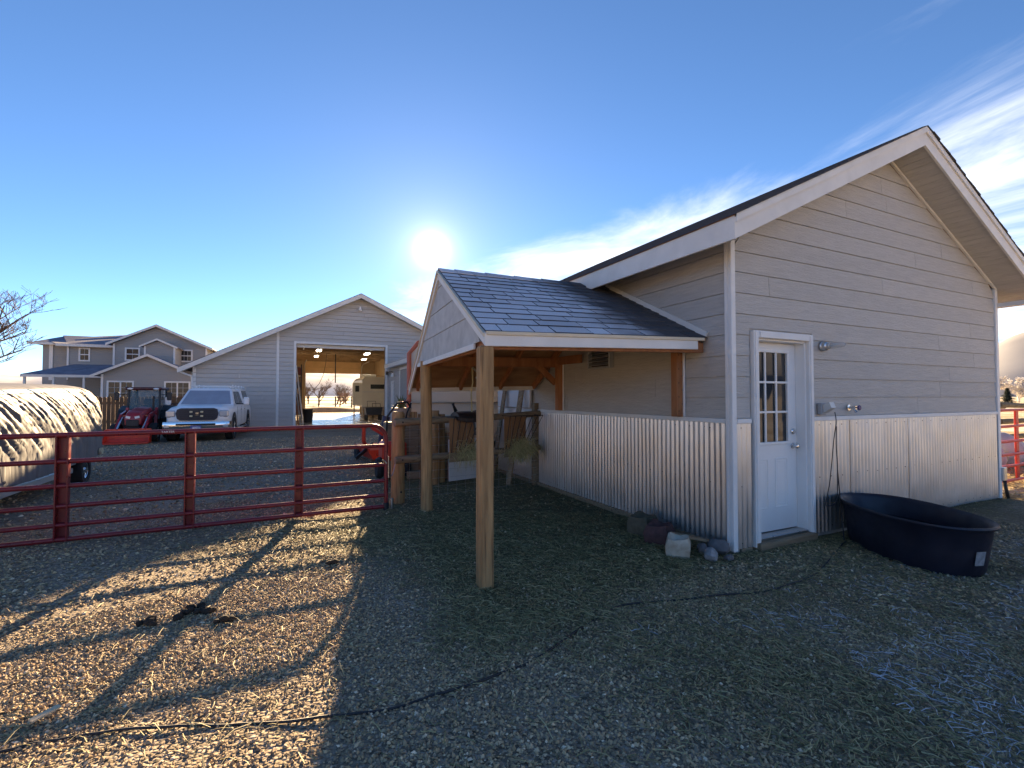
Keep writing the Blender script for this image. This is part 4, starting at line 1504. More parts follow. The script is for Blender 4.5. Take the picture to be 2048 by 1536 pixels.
# slide-in camper on jacks
cp = thing('truck_camper', 'cream slide-in truck camper on jacks with its rear door open inside the workshop', 'camper', (4.75, 33.0, 0.035), world=False)
MCR = mat('cream_fibreglass', (0.62, 0.56, 0.45), 0.4, var=0.05, vscale=2)
MB().prism([(-0.1, 0.75), (2.1, 0.75), (2.1, 2.55), (1.9, 2.75), (0.1, 2.75), (-0.1, 2.55)], 0.0, 4.6, 'y').build('body', MCR, cp)
MB().cbox((0.45, -0.03, 1.95), (1.95, -0.002, 2.25), 0.01).build('rear_window', M_GLASS, cp)
MB().box((-0.13, 0.6, 1.4), (-0.101, 1.4, 1.9)).build('side_window', M_GLASS, cp)
MB().box((-0.1, -0.015, 1.72), (2.1, -0.002, 1.76)).build('trim_line', M_STEEL, cp)
dd = MB().cbox((-0.72, -0.10, 0.85), (-0.12, -0.05, 2.35), 0.05)
dw = dd.build('open_door', MCR, cp)
MB().cbox((-0.55, -0.112, 1.75), (-0.30, -0.101, 2.15), 0.003).build('door_window', M_GLASS, dw)
for x_ in (-0.05, 2.05):
    for y_ in (0.1, 4.4):
        MB().tube([(x_, y_, 0.0), (x_, y_, 1.3)], 0.045, 8).build('jack_leg', M_STEEL, cp, smooth=40)
        MB().box((x_ - 0.12, y_ - 0.12, 0.0), (x_ + 0.12, y_ + 0.12, 0.03)).build('jack_foot', M_STEEL, cp)
MB().cbox((0.0, 0.5, 2.751), (0.9, 1.3, 2.95), 0.04).build('roof_vent', M_TRIMW, cp)
# folding chair, cart and crates in front of the camper
fc = thing('folding_chair', 'dark tubular folding chair by the camper in the workshop', 'chair', (5.15, 30.2, 0.035), world=False)
for x_ in (-0.24, 0.24):
    MB().tube([(x_, -0.25, 0), (x_, 0.05, 0.5), (x_, 0.25, 1.0)], 0.015, 6).build('back_leg', M_DARK, fc)
    MB().tube([(x_, 0.25, 0), (x_, -0.2, 0.5)], 0.015, 6).build('front_leg', M_DARK, fc)
MB().cbox((-0.25, -0.25, 0.46), (0.25, 0.15, 0.51), 0.01).build('seat', M_BLACK, fc)
MB().tube([(-0.24, 0.25, 1.0), (0.24, 0.25, 1.0)], 0.015, 6).build('back_bar', M_DARK, fc)
gcart = thing('garden_cart', 'dark wheeled garden cart standing below the camper', 'cart', (4.75, 29.2, 0.035), world=False)
MB().prism([(-0.42, 0.35), (0.42, 0.35), (0.5, 0.8), (-0.5, 0.8)], -0.4, 0.4, 'y').build('tub', M_BLACK, gcart)
for x_ in (-0.4, 0.4):
    for y_ in (-0.3, 0.3):
        MB().lathe([(0.06, -0.04), (0.16, -0.04), (0.18, 0), (0.16, 0.04), (0.06, 0.04)], 14, (x_, y_, 0.18), (1, 0, 0), closed=True).build('wheel', M_RUBBER, gcart, smooth=40)
MB().tube([(-0.25, 0.42, 0.75), (-0.25, 0.6, 1.15), (0.25, 0.6, 1.15), (0.25, 0.42, 0.75)], 0.015, 6).build('handle', M_DARK, gcart)
for i, (x_, y_, s_, c_, nm) in enumerate(((5.75, 29.3, 0.55, (0.10, 0.05, 0.04), 'dark brown'), (5.9, 30.4, 0.6, (0.22, 0.16, 0.10), 'tan'), (5.8, 29.35, 0.4, (0.14, 0.03, 0.03), 'maroon'))):
    z_ = 0.035 if i < 2 else 0.585
    single('crate', MB().cbox((x_ - s_ / 2, y_ - s_ / 2, z_), (x_ + s_ / 2, y_ + s_ / 2, z_ + s_), 0.02), mat('crate_%d' % i, c_, 0.8, var=0.25, vscale=5), nm + ' crate on the workshop floor right of the garden cart', 'crate', group='crates in the workshop')

# ------------------------------------------------------------------ lean-to annex on the right of the workshop
an = thing('workshop_annex', 'low grey annex standing forward of the workshop right of the overhead door', 'annex', (4.86, 19.0, 0))
MB().box((4.90, 19.0, -0.1), (10.0, 24.93, 2.95)).build('wall', M_WSID, an)
siding(an, M_WSID, (4.90, 24.92, 0), (0, -1, 0), (-1, 0, 0), 0.1, 2.95, 0.2, lambda z: (0.0, 5.9), holes=[(2.6, 4.4, 0, 2.75), (0.55, 1.15, 0, 2.3)], seams=0, rs=44, gap=0.02, tb=0.04, tt=0.025)
siding(an, M_WSID, (4.90, 19.0, 0), (1, 0, 0), (0, -1, 0), 0.1, 2.95, 0.2, lambda z: (0.0, 5.1), seams=1, rs=45)
MB().prism([(4.55, 3.02), (10.3, 4.6), (10.3, 4.68), (4.55, 3.10)], 18.6, 24.46, 'y').build('roof', M_SHIN, an)
MB().box((4.52, 18.6, 2.90), (4.55, 24.46, 3.08)).build('eave_fascia', M_TRIMW, an)
MB().prism([(4.55, 2.90), (10.3, 4.48), (10.3, 4.6), (4.55, 3.02)], 18.57, 18.6, 'y').build('rake_fascia', M_TRIMW, an)
MB().cbox((4.85, 20.55, 0.05), (4.88, 22.3, 2.72), 0.01).build('overhead_door', mat('annex_door', (0.30, 0.31, 0.32), 0.6, var=0.05), an)
for a, b in (((4.84, 22.3, 0.05), (4.9, 22.42, 2.84)), ((4.84, 20.43, 0.05), (4.9, 20.55, 2.84)), ((4.84, 20.56, 2.72), (4.9, 22.29, 2.84))):
    MB().cbox(a, b, 0.005).build('door_trim', M_TRIM, an)
MB().cbox((4.85, 23.85, 0.05), (4.885, 24.3, 2.12), 0.01).build('side_door', M_DOOR, an)
for a, b in (((4.84, 24.3, 0.05), (4.9, 24.38, 2.26)), ((4.84, 23.77, 0.05), (4.9, 23.85, 2.26)), ((4.84, 23.86, 2.17), (4.9, 24.29, 2.26))):
    MB().cbox(a, b, 0.005).build('door_trim', M_TRIM, an)
gn = thing('gooseneck_lamp', 'black gooseneck lamp on the annex wall beside the overhead door', 'lamp', (4.66, 24.85, 2.55), world=False)
MB().cbox((0.02, -0.06, 0.04), (0.10, 0.06, 0.22), 0.01).build('wall_plate', M_DARK, gn)
MB().tube([(0.02, 0, 0.14), (0.1, -0.5, 0.18), (0.1, -1.1, 0.16), (0.1, -1.25, 0.1)], 0.02, 6).build('arm', M_DARK, gn, smooth=True)
MB().lathe([(0.03, 0.08), (0.09, -0.03), (0.08, -0.1), (0.0, -0.12)], 10, (0.1, -1.27, 0.0)).build('lamp_head', mat('lamp_lens', (0, 0, 0)), gn, smooth=40)

# ------------------------------------------------------------------ two storey house behind the yard
M_HSID = D.materials.new('house_siding')
M_HSID.use_nodes = True
nt = M_HSID.node_tree
B = nt.nodes['Principled BSDF']
B.inputs['Roughness'].default_value = 0.75
B.inputs['Base Color'].default_value = (0.36, 0.345, 0.325, 1)
t = nt.nodes.new('ShaderNodeTexCoord')
wv = nt.nodes.new('ShaderNodeTexWave')
wv.wave_profile = 'SAW'
wv.bands_direction = 'Z'
wv.inputs['Scale'].default_value = 1.55
bp = nt.nodes.new('ShaderNodeBump')
bp.inputs['Distance'].default_value = 0.05
bp.inputs['Strength'].default_value = 0.8
bp.invert = True
nt.links.new(t.outputs['Object'], wv.inputs['Vector'])
nt.links.new(wv.outputs['Fac'], bp.inputs['Height'])
nt.links.new(bp.outputs[0], B.inputs['Normal'])
M_HROOF = mat('house_roof_frosted', (0.14, 0.145, 0.19), 0.85, col2=(0.23, 0.235, 0.29), vscale=2.0, bump=0.3, bscale=60)
house = thing('house', 'grey two storey house with white trim and frosted dark roofs behind the wooden fence', 'house', (-13.4, 47.0, 0))


def gable(px, y, ex0, ze0, ax_, za, ex1, ze1, dep, th=0.22, mroof=M_HROOF):
    """roof over a front gable: two slabs and white rakes"""
    rp = None
    for ex, ze in ((ex0, ze0), (ex1, ze1)):
        b = MB()
        b.prism([(ax_, za), (ex, ze), (ex, ze - 0.08), (ax_, za - 0.08)], y + 0.02, y + dep, 'y')
        rp = b.build('roof', mroof, house)
        MB().prism([(ax_, za - 0.02), (ex, ze - 0.02), (ex, ze - th), (ax_, za - th)], y - 0.03, y + 0.02, 'y').build('rake_fascia', M_TRIMW, house)
    return rp


# main block with front gable
MB().prism([(-13.45, 0), (-6.6, 0), (-6.6, 5.95), (-10.39, 7.68), (-13.45, 6.1)], 52.0, 66.0, 'y').build('wall', M_HSID, house)
gable(None, 51.5, -13.9, 6.06, -10.39, 7.87, -6.1, 5.92, 14.5)
MB().box((-13.5, 51.94, 3.0), (-13.36, 52.0, 6.05)).build('corner_trim', M_TRIM, house)
MB().box((-6.72, 51.94, 0.0), (-6.58, 52.0, 5.9)).build('corner_trim', M_TRIM, house)
# left wing, set back
MB().box((-17.0, 53.6, 0), (-13.46, 62.0, 5.95)).build('wall', M_HSID, house)
MB().box((-19.2, 55.2, 0), (-17.02, 62.0, 6.0)).build('wall', M_HSID, house)
MB().box((-17.05, 53.54, 2.9), (-16.92, 53.6, 5.9)).build('corner_trim', M_TRIM, house)
MB().box((-18.75, 55.14, 2.9), (-18.5, 55.2, 6.0)).build('corner_trim', M_TRIM, house)
rf = MB()
ev = [(-17.6, 53.0, 5.98), (-13.7, 53.0, 5.98), (-10.39, 58.5, 7.86), (-11.6, 58.5, 7.8), (-16.9, 58.5, 7.2), (-19.0, 56.0, 6.4)]
rf.add(ev + [(a, b, c - 0.1) for a, b, c in ev], [(0, 1, 2, 3, 4, 5), (11, 10, 9, 8, 7, 6)] + [(i, i + 6, (i + 1) % 6 + 6, (i + 1) % 6) for i in range(6)])
rf.build('roof', M_HROOF, house)
rf = MB()
ev = [(-20.0, 54.6, 6.2), (-17.4, 54.6, 6.18), (-16.4, 58.5, 7.22), (-18.9, 58.5, 7.22), (-19.9, 60.5, 6.2)]
rf.add(ev + [(a, b, c - 0.1) for a, b, c in ev], [(0, 1, 2, 3, 4), (9, 8, 7, 6, 5)] + [(i, i + 5, (i + 1) % 5 + 5, (i + 1) % 5) for i in range(5)])
rf.build('roof', M_HROOF, house)
MB().box((-17.62, 52.95, 5.76), (-13.6, 53.0, 5.96)).build('eave_fascia', M_TRIMW, house)
MB().box((-20.02, 54.55, 5.98), (-17.4, 54.6, 6.17)).build('eave_fascia', M_TRIMW, house)
MB().tube([(-11.9, 57.0, 7.3), (-11.9, 57.0, 7.95)], 0.07, 8).build('roof_vent', M_TRIM, house)
# porch
rf = MB()
ev = [(-18.3, 49.0, 3.2), (-13.2, 49.0, 3.2), (-13.2, 52.1, 4.2), (-16.6, 53.6, 4.25)]
rf.add(ev + [(a, b, c - 0.1) for a, b, c in ev], [(0, 1, 2, 3), (7, 6, 5, 4)] + [(i, i + 4, (i + 1) % 4 + 4, (i + 1) % 4) for i in range(4)])
rf.build('porch_roof', M_HROOF, house)
MB().box((-18.3, 48.95, 2.98), (-13.3, 49.0, 3.18)).build('porch_fascia', M_TRIMW, house)
for x_ in (-18.1, -16.4, -14.55):
    MB().box((x_ - 0.07, 49.05, 0), (x_ + 0.07, 49.19, 3.05)).build('porch_post', M_TRIMW, house)
# garage wing with front gable
MB().prism([(-12.85, 0), (-6.4, 0), (-6.4, 3.1), (-9.9, 4.72), (-12.85, 3.25)], 47.0, 52.0, 'y').build('wall', M_HSID, house)
gable(None, 46.5, -13.45, 3.13, -9.92, 4.88, -5.9, 2.95, 5.6)
MB().box((-12.9, 46.94, 0.0), (-12.76, 47.0, 3.2)).build('corner_trim', M_TRIM, house)
# dormer box
MB().prism([(-10.65, 4.0), (-8.55, 4.0), (-8.55, 5.72), (-9.7, 6.2), (-10.65, 5.75)], 49.2, 52.0, 'y').build('dormer_wall', M_HSID, house)
gable(None, 48.9, -11.0, 5.72, -9.78, 6.38, -8.35, 5.70, 3.2, 0.18)
for x_ in (-10.66, -8.62):
    MB().box((x_ - 0.05, 49.14, 4.0), (x_ + 0.07, 49.2, 5.7)).build('corner_trim', M_TRIM, house)


def window(x0, x1, z0, z1, y, slider=False, rows=2, cols=2):
    fr = MB()
    t_ = 0.12
    fr.box((x0 - t_, y - 0.06, z0 - t_), (x1 + t_, y, z0))
    fr.box((x0 - t_, y - 0.06, z1), (x1 + t_, y, z1 + t_))
    fr.box((x0 - t_, y - 0.06, z0), (x0, y, z1))
    fr.box((x1, y - 0.06, z0), (x1 + t_, y, z1))
    w_ = fr.build('window', M_TRIM, house)
    MB().box((x0, y - 0.02, z0), (x1, y + 0.01, z1)).build('pane', M_GLASS, w_)
    m_ = MB()
    if slider:
        m_.box(((x0 + x1) / 2 - 0.05, y - 0.05, z0), ((x0 + x1) / 2 + 0.05, y - 0.021, z1))
    else:
        m_.box((x0, y - 0.05, (z0 + z1) / 2 - 0.04), (x1, y - 0.021, (z0 + z1) / 2 + 0.04))
    m_.build('sash_bar', M_TRIM, w_)
    g_ = MB()
    n = cols * (2 if slider else 1)
    for i in range(1, n):
        xx = x0 + (x1 - x0) * i / n
        if slider and i == n // 2:
            continue
        g_.box((xx - 0.015, y - 0.035, z0), (xx + 0.015, y - 0.022, z1))
    for i in range(1, rows * 2):
        if i == rows and not slider:
            continue
        zq = z0 + (z1 - z0) * i / (rows * 2)
        g_.box((x0, y - 0.034, zq - 0.015), (x1, y - 0.023, zq + 0.015))
    g_.build('grille', mat('grille_grey', (0.4, 0.4, 0.4), 0.5), w_)


window(-16.15, -15.6, 4.65, 5.6, 53.6, cols=2, rows=1)
window(-12.55, -11.72, 4.72, 5.62, 52.0, cols=2, rows=1)
window(-8.62, -7.82, 4.72, 5.62, 52.0, cols=3, rows=1)
window(-12.42, -10.95, 0.9, 2.58, 47.0, True, rows=2, cols=2)
window(-8.75, -7.2, 0.9, 2.58, 47.0, True, rows=2, cols=2)
window(-13.75, -13.55, 1.3, 2.6, 53.55, rows=1, cols=1)

# ------------------------------------------------------------------ wooden privacy fence
pf = thing('privacy_fence', 'brown dog-eared board privacy fence behind the red tractor', 'fence', (-13.0, 26.2, 0))
M_PF = mat('fence_board', (0.235, 0.115, 0.05), 0.8, col2=(0.15, 0.07, 0.03), vscale=5, stretch=(4, 4, 0.5), rnd=0.28)
x_ = -13.0
while x_ < -3.9:
    w_ = 0.138
    h_ = 1.47 + random.uniform(-0.02, 0.02)
    dy = random.uniform(-0.006, 0.006)
    MB().prism([(x_, -0.05), (x_ + w_, -0.05), (x_ + w_, h_ - 0.04), (x_ + w_ - 0.035, h_), (x_ + 0.035, h_), (x_, h_ - 0.04)], 26.2 + dy, 26.22 + dy, 'y').build('board', M_PF, pf)
    x_ += 0.147
for z_ in (0.35, 1.15):
    MB().box((-13.0, 26.235, z_), (-3.9, 26.28, z_ + 0.09)).build('rail', M_PF, pf)
for x_ in np.arange(-12.9, -3.8, 2.25):
    MB().box((x_, 26.285, -0.2), (x_ + 0.1, 26.385, 1.45)).build('post', M_PF, pf)

# ------------------------------------------------------------------ red pipe gate
def text_mesh(body, size, name, m, parent, loc, rot, depth=0.0008):
    cu = D.curves.new(name, 'FONT')
    cu.body = body
    cu.size = size
    cu.extrude = depth
    cu.align_x = 'CENTER'
    cu.align_y = 'CENTER'
    tmp = D.objects.new(name, cu)
    COL.objects.link(tmp)
    dg = bpy.context.evaluated_depsgraph_get()
    me = D.meshes.new_from_object(tmp.evaluated_get(dg))
    D.objects.remove(tmp)
    me.materials.append(m)
    o = D.objects.new(name, me)
    COL.objects.link(o)
    o.parent = parent
    off = OFF.get(parent.name, (0, 0, 0))
    o.location = tuple(a - b for a, b in zip(loc, off))
    o.rotation_euler = rot
    return o


M_WHITEP = mat('white_lettering', (0.8, 0.8, 0.78), 0.5)
gate = thing('pipe_gate', 'red six rail pipe gate with rounded corner across the gravel driveway', 'gate', (1.2, 6.4, 0))
GXR, GXL, GYY = 1.215, -4.35, 6.4
zr_ = [1.115, 0.845, 0.595, 0.388, 0.197, 0.05]
rr_ = 0.0265


def sag(x):
    return -0.035 * (GXR - x) / (GXR - GXL) * 0.8


pts = [(GXL, GYY, zr_[0] + sag(GXL))] + [(x_, GYY, zr_[0] + sag(x_)) for x_ in np.linspace(GXL + 0.4, GXR - 0.2, 8)]
for a in range(0, 91, 15):
    pts.append((GXR - 0.19 + 0.19 * math.sin(R(a)), GYY, zr_[0] - 0.19 + 0.19 * math.cos(R(a))))
pts += [(GXR, GYY, z_) for z_ in (0.7, 0.4, 0.03)]
MB().tube(pts, rr_, 12).build('frame_pipe', M_RED, gate, smooth=60)
for z_ in zr_[1:]:
    MB().tube([(x_, GYY, z_ + sag(x_)) for x_ in np.linspace(GXL, GXR - 0.02, 9)], rr_ * (0.92 if z_ > 0.1 else 1.0), 12).build('rail', M_RED, gate, smooth=60)
MB().tube([(GXL, GYY, zr_[0] - 0.03), (GXL, GYY, 0.02)], rr_, 12).build('frame_pipe', M_RED, gate, smooth=60)
for x_ in (-2.05, -0.955, 0.165, -3.2):
    w_ = 0.085 if x_ > -1.5 else 0.095
    c = MB()
    c.cbox((x_ - w_ / 2, GYY + 0.034, 0.03 + sag(x_)), (x_ + w_ / 2, GYY + 0.042, zr_[0] + sag(x_)), 0.002)
    for s in (-1, 1):
        c.cbox((x_ + s * w_ / 2 - 0.007, GYY - 0.034, 0.03 + sag(x_)), (x_ + s * w_ / 2 + 0.007, GYY + 0.0335, zr_[0] + sag(x_)), 0.002)
    c.build('upright_channel', M_RED, gate)
text_mesh('TARTER', 0.034, 'lettering', M_WHITEP, gate, (-1.16, GYY - rr_ - 0.002, zr_[0] + sag(-1.1)), (R(90), 0, 0))
lt = MB()
lt.tube([(GXR - 0.06, GYY - 0.02, 0.66), (GXR - 0.02, GYY - 0.03, 0.64), (GXR, GYY - 0.03, 0.61)], 0.01, 6)
lt.tube([(GXR + 0.03, GYY - 0.01, 0.70), (GXR + 0.03, GYY - 0.01, 0.42)], 0.008, 6)
lt.build('latch', M_STEEL, gate, smooth=40)
MB().lathe([(0.0, 0.0), (0.036, 0.0), (0.036, 0.11), (0.026, 0.12), (0.0, 0.12)], 12, (GXR, GYY, -0.02)).build('foot_sleeve', M_BLACK, gate, smooth=40)
ch = []
for i in range(7):
    t_ = i / 6
    ch.append((GXR + 0.03 + 0.13 * t_, GYY + 0.2 * t_, 0.52 - 0.12 * math.sin(math.pi * t_) + 0.05 * t_))
single('latch_chain', MB().tube(ch, 0.006, 6), M_STEEL, 'thin steel chain between the red gate end and the round gate post', 'chain')
single('ground_stake', MB().tube([(1.30, 6.47, -0.1), (1.30, 6.47, 0.13)], 0.028, 10), M_STEEL, 'short steel pipe stake beside the foot of the red gate', 'stake', smooth=40)

# ------------------------------------------------------------------ rail fence under the shelter
rfn = thing('rail_fence', 'round post and rail fence with wire mesh between gate and barn', 'fence', (1.45, 6.77, 0))
fd = np.array((2.5, 0.38, 0)) / math.hypot(2.5, 0.38)


def fp(d, z, o=0.0):
    p = np.array((1.45, 6.77, 0)) + fd * d
    return (p[0] + fd[1] * o, p[1] - fd[0] * o, z)


MB().tube([fp(0, -0.4), fp(0, 0.4), fp(0, 0.9), fp(0, 1.24), fp(0, 1.28)], [0.097, 0.095, 0.092, 0.09, 0.07], 18).build('gate_post', M_POST, rfn, smooth=50)
MB().cbox((3.80, 7.08, -0.3), (3.89, 7.18, 1.38), 0.006).build('end_post', M_PLANK, rfn)
MB().tube([fp(-0.10, 1.13, 0.12), fp(0.6, 1.15, 0.125), fp(1.4, 1.165, 0.12), fp(2.47, 1.21, 0.12)], [0.055, 0.052, 0.05, 0.05], 12).build('rail', M_PLANK, rfn, smooth=50)
MB().tube([fp(-0.09, 0.61, 0.12), fp(0.8, 0.62, 0.12), fp(2.5, 0.64, 0.12)], [0.05, 0.048, 0.045], 12).build('rail', M_PLANK, rfn, smooth=50)
bt = MB()
for z_ in (1.135, 0.615):
    bt.lathe([(0.012, -0.002), (0.012, 0.006), (0, 0.008)], 6, fp(0, z_, 0.175), (-fd[1] * -1, -fd[0], 0))
bt.lathe([(0.014, -0.004), (0.014, 0.01), (0, 0.012)], 8, fp(0.01, 0.16, 0.092), (fd[1], -fd[0], 0))
bt.build('bolt', M_DARK, rfn)
wm = MB()
for z_ in np.arange(0.06, 1.15, 0.12):
    wm.tube([fp(0.05, z_, 0.06), fp(1.2, z_ - 0.01, 0.065), fp(2.4, z_, 0.06)], 0.0019, 4, caps=False)
for d_ in np.arange(0.15, 2.4, 0.15):
    wm.tube([fp(d_, 0.03, 0.062), fp(d_, 1.14, 0.062)], 0.0017, 4, caps=False)
wm.build('wire_mesh', M_STEEL, rfn)

# row of stored posts standing behind
for i, (x_, y_, h_, r_) in enumerate(((2.20, 8.95, 1.2, 0.075), (2.38, 9.08, 1.15, 0.06), (2.33, 7.98, 1.25, 0.085), (2.49, 8.12, 1.18, 0.075))):
    nm = ['thick round fence post standing near the cream trailer', 'thinner round fence post standing near the cream trailer', 'thick round fence post left of the white board', 'round fence post touching the white board'][i]
    single('fence_post', MB().tube([(x_, y_, -0.2), (x_, y_, h_ * 0.5), (x_, y_, h_)], [r_, r_ * 0.98, r_ * 0.95], 14), M_POST, nm, 'post', base=(x_, y_, 0), group='loose fence posts behind the shelter', smooth=50)
single('white_board', MB().add([(2.58, 7.92, 0.02), (3.32, 8.12, 0.02), (3.32, 8.13, 0.74), (2.58, 7.93, 0.74), (2.575, 7.945, 0.02), (3.315, 8.145, 0.02), (3.315, 8.155, 0.74), (2.575, 7.955, 0.74)],
                               [(0, 1, 2, 3), (7, 6, 5, 4), (0, 4, 5, 1), (1, 5, 6, 2), (2, 6, 7, 3), (3, 7, 4, 0)]), mat('white_board', (0.75, 0.74, 0.71), 0.6, var=0.06, vscale=3), 'plain white board standing on the ground behind the wire mesh', 'board')
single('block_offcut', MB().cbox((2.0, 8.5, 0), (2.3, 8.62, 0.14), 0.01), M_PLANK, 'short timber offcut lying by the loose fence posts', 'timber')

# hay racks hung on the rails
M_HB = mat('hay_rack_board', (0.36, 0.19, 0.085), 0.75, col2=(0.23, 0.115, 0.05), vscale=4, stretch=(5, 5, 0.7), bump=0.2, bscale=30, rnd=0.12)


def hay_rack(d0, label, grp, hayn):
    t = thing('hay_rack', label, 'hay rack', fp(d0, 0, 0.18), math.atan2(fd[1], fd[0]), grp, world=False)
    # local: x along the fence, -y to the camera
    for i, (a, b) in enumerate(((0.02, 0.155), (0.165, 0.30), (0.31, 0.44))):
        MB().cbox((a, 0.0, 0.66), (b, 0.02, 1.16), 0.004).build('back_board', M_HB, t)
    MB().cbox((0.0, -0.03, 0.53), (0.46, -0.008, 0.665), 0.004).build('kick_board', M_PLANK, t)
    fr = MB()
    fr.tube([(-0.02, -0.22, 1.19), (0.62, -0.22, 1.19), (0.62, 0.02, 1.19), (-0.02, 0.02, 1.19)], 0.007, 6, closed=True)
    fr.tube([(0.04, -0.02, 0.66), (0.43, -0.02, 0.66)], 0.006, 6)
    fr.build('rack_frame', M_BLACK, t)
    for i in range(7):
        s = i / 6
        MB().tube([(-0.02 + 0.64 * s, -0.22, 1.19), (0.04 + 0.39 * s, -0.02, 0.66)], 0.0055, 6).build('bar', M_BLACK, t)
    # hay held in the rack
    n = hayn
    x = RNG.normal(0.30, 0.11, n)
    z = 0.62 + np.abs(RNG.normal(0, 0.10, n))
    y = -0.05 - RNG.random(n) * 0.10
    d = RNG.normal(0, 1, (n, 3))
    d /= np.linalg.norm(d, axis=1)[:, None]
    d[:, 2] -= 0.4
    ln = RNG.uniform(0.06, 0.17, n)[:, None]
    P0 = np.stack([x, y, z], 1)
    P1 = P0 + d * ln * 0.5
    P2 = P0 + d * ln + np.array((0, 0, -0.035))
    wv_ = np.cross(d, (0.3, 1, 0.2))
    wv_ = wv_ / np.linalg.norm(wv_, axis=1)[:, None] * 0.0016
    V = np.stack([P0 + wv_, P0 - wv_, P1 + wv_, P1 - wv_, P2 + wv_, P2 - wv_], 1).reshape(-1, 3)
    F = (np.array([(0, 1, 3, 2), (2, 3, 5, 4)])[None] + (np.arange(n) * 6)[:, None, None]).reshape(-1, 4)
    cl = np.array([(0.46, 0.40, 0.18), (0.32, 0.30, 0.13), (0.58, 0.50, 0.26)])[RNG.integers(0, 3, n)]
    o = tri_mesh('hay', V, F, np.repeat(cl, 6, 0), M_STRAW)
    o.parent = t
    tag(o, kind='stuff')
    return t


hay_rack(0.70, 'wooden backed wire hay rack with little hay in front of the white board', 'hay racks on the rail fence', 420)
hay_rack(1.66, 'wooden backed wire hay rack overflowing with hay beside the barn wall', 'hay racks on the rail fence', 1500)

# things seen behind the fence
tr = thing('travel_trailer', 'cream travel trailer with orange front edge parked behind the shelter', 'trailer', (2.2, 9.3, 0))
MTR = mat('trailer_skin', (0.62, 0.555, 0.45), 0.45, var=0.06, vscale=1.5)
bs_ = []
for y_, xo in ((9.3, 0.0), (11.5, 0.62)):
    bs_.append([(2.2 + xo, y_, 0.55), (7.6, y_, 0.55), (7.6, y_, 2.55), (7.4, y_, 2.72), (2.75 + xo, y_, 2.72), (2.38 + xo, y_, 2.58), (2.2 + xo, y_, 2.36)])
MB().loft(bs_).build('body', MTR, tr)
MB().cbox((2.26, 9.26, 0.62), (7.55, 9.298, 1.06), 0.01).build('lower_band', mat('trailer_band', (0.50, 0.42, 0.33), 0.5, var=0.05), tr)
MB().cbox((2.22, 9.255, 1.36), (7.6, 9.297, 1.385), 0.004).build('belt_trim', M_STEEL, tr)
MB().tube([(2.2, 9.31, 0.55), (2.2, 9.31, 2.34), (2.38, 9.31, 2.56), (2.74, 9.31, 2.70)], 0.045, 10).build('front_edge', mat('orange_edge', (0.50, 0.13, 0.06), 0.5, var=0.1), tr, smooth=40)
for x_ in (4.9, 5.7):
    MB().lathe([(0.12, -0.1), (0.30, -0.1), (0.34, -0.05), (0.34, 0.05), (0.30, 0.1), (0.12, 0.1)], 18, (x_, 9.45, 0.33), (0, 1, 0), closed=True).build('wheel', M_RUBBER, tr, smooth=40)
MB().box((3.0, 9.35, 0.40), (7.5, 11.45, 0.549)).build('chassis', M_DARK, tr)
for x_ in (3.2, 7.2):
    MB().box((x_ - 0.05, 9.5, 0.0), (x_ + 0.05, 9.6, 0.45)).build('stabiliser_leg', M_DARK, tr)
MB().cbox((5.2, 9.27, 1.6), (6.2, 9.299, 2.2), 0.01).build('window', M_GLASS, tr)

lg = thing('storage_tank', 'small pale tank lying on its side behind the rail fence', 'tank', (2.72, 8.55, 0), world=False)
MB().lathe([(0.0, -0.5), (0.08, -0.48), (0.14, -0.42), (0.15, -0.3), (0.15, 0.5), (0.12, 0.6), (0.0, 0.63)], 16, (0, 0, 0.98), (0.35, 1, 0)).build('tank_body', mat('tank_paint', (0.50, 0.46, 0.38), 0.5, var=0.12), lg, smooth=40)
for y_ in (-0.2, 0.35):
    MB().box((-0.15, y_ - 0.03, 0.0), (0.25, y_ + 0.03, 0.86)).build('stand', M_PLANK, lg)
sd = thing('saddle', 'dark leather saddle draped over the top fence rail', 'saddle', fp(1.05, 1.17, 0.12), math.atan2(fd[1], fd[0]), world=False)
MB().loft([[(x_, 0.20 * math.cos(R(a)) * s_, 0.02 + h_ + 0.12 * math.sin(R(a)) * s_ - 0.04) for a in range(-20, 201, 20)] for x_, s_, h_ in ((-0.22, 0.75, 0.02), (-0.1, 1.0, 0.0), (0.08, 1.0, 0.0), (0.2, 0.8, 0.05))], closed=True).build('seat', mat('dark_leather', (0.035, 0.022, 0.02), 0.5, var=0.3, vscale=12), sd, smooth=60)
MB().tube([(-0.2, 0, 0.10), (-0.24, 0, 0.19), (-0.25, 0, 0.22)], [0.03, 0.018, 0.024], 8).build('horn', M_BLACK, sd, smooth=True)
for s in (-1, 1):
    MB().tube([(0.0, s * 0.17, 0.0), (0.02, s * 0.20, -0.25)], 0.014, 6).build('stirrup_strap', M_BLACK, sd)
hlt = thing('halter_rope', 'pale rope halter hanging from the shelter back header', 'rope', (2.42, 6.40, 1.25), world=False)
MB().tube([(0, 0, 0.66), (0.01, -0.01, 0.45), (-0.01, 0.0, 0.3), (0.0, 0.0, 0.02)], 0.010, 6).build('lead_rope', mat('yellow_rope', (0.55, 0.47, 0.25), 0.8), hlt, smooth=True)
MB().tube([(0.0, -0.02, 0.66), (0.06, -0.03, 0.60), (0.13, -0.03, 0.50), (0.10, -0.02, 0.47), (0.05, -0.02, 0.52)], 0.014, 6).build('nose_band', mat('black_white_web', (0.3, 0.3, 0.28), 0.8, var=0.6, vscale=60), hlt, smooth=True)
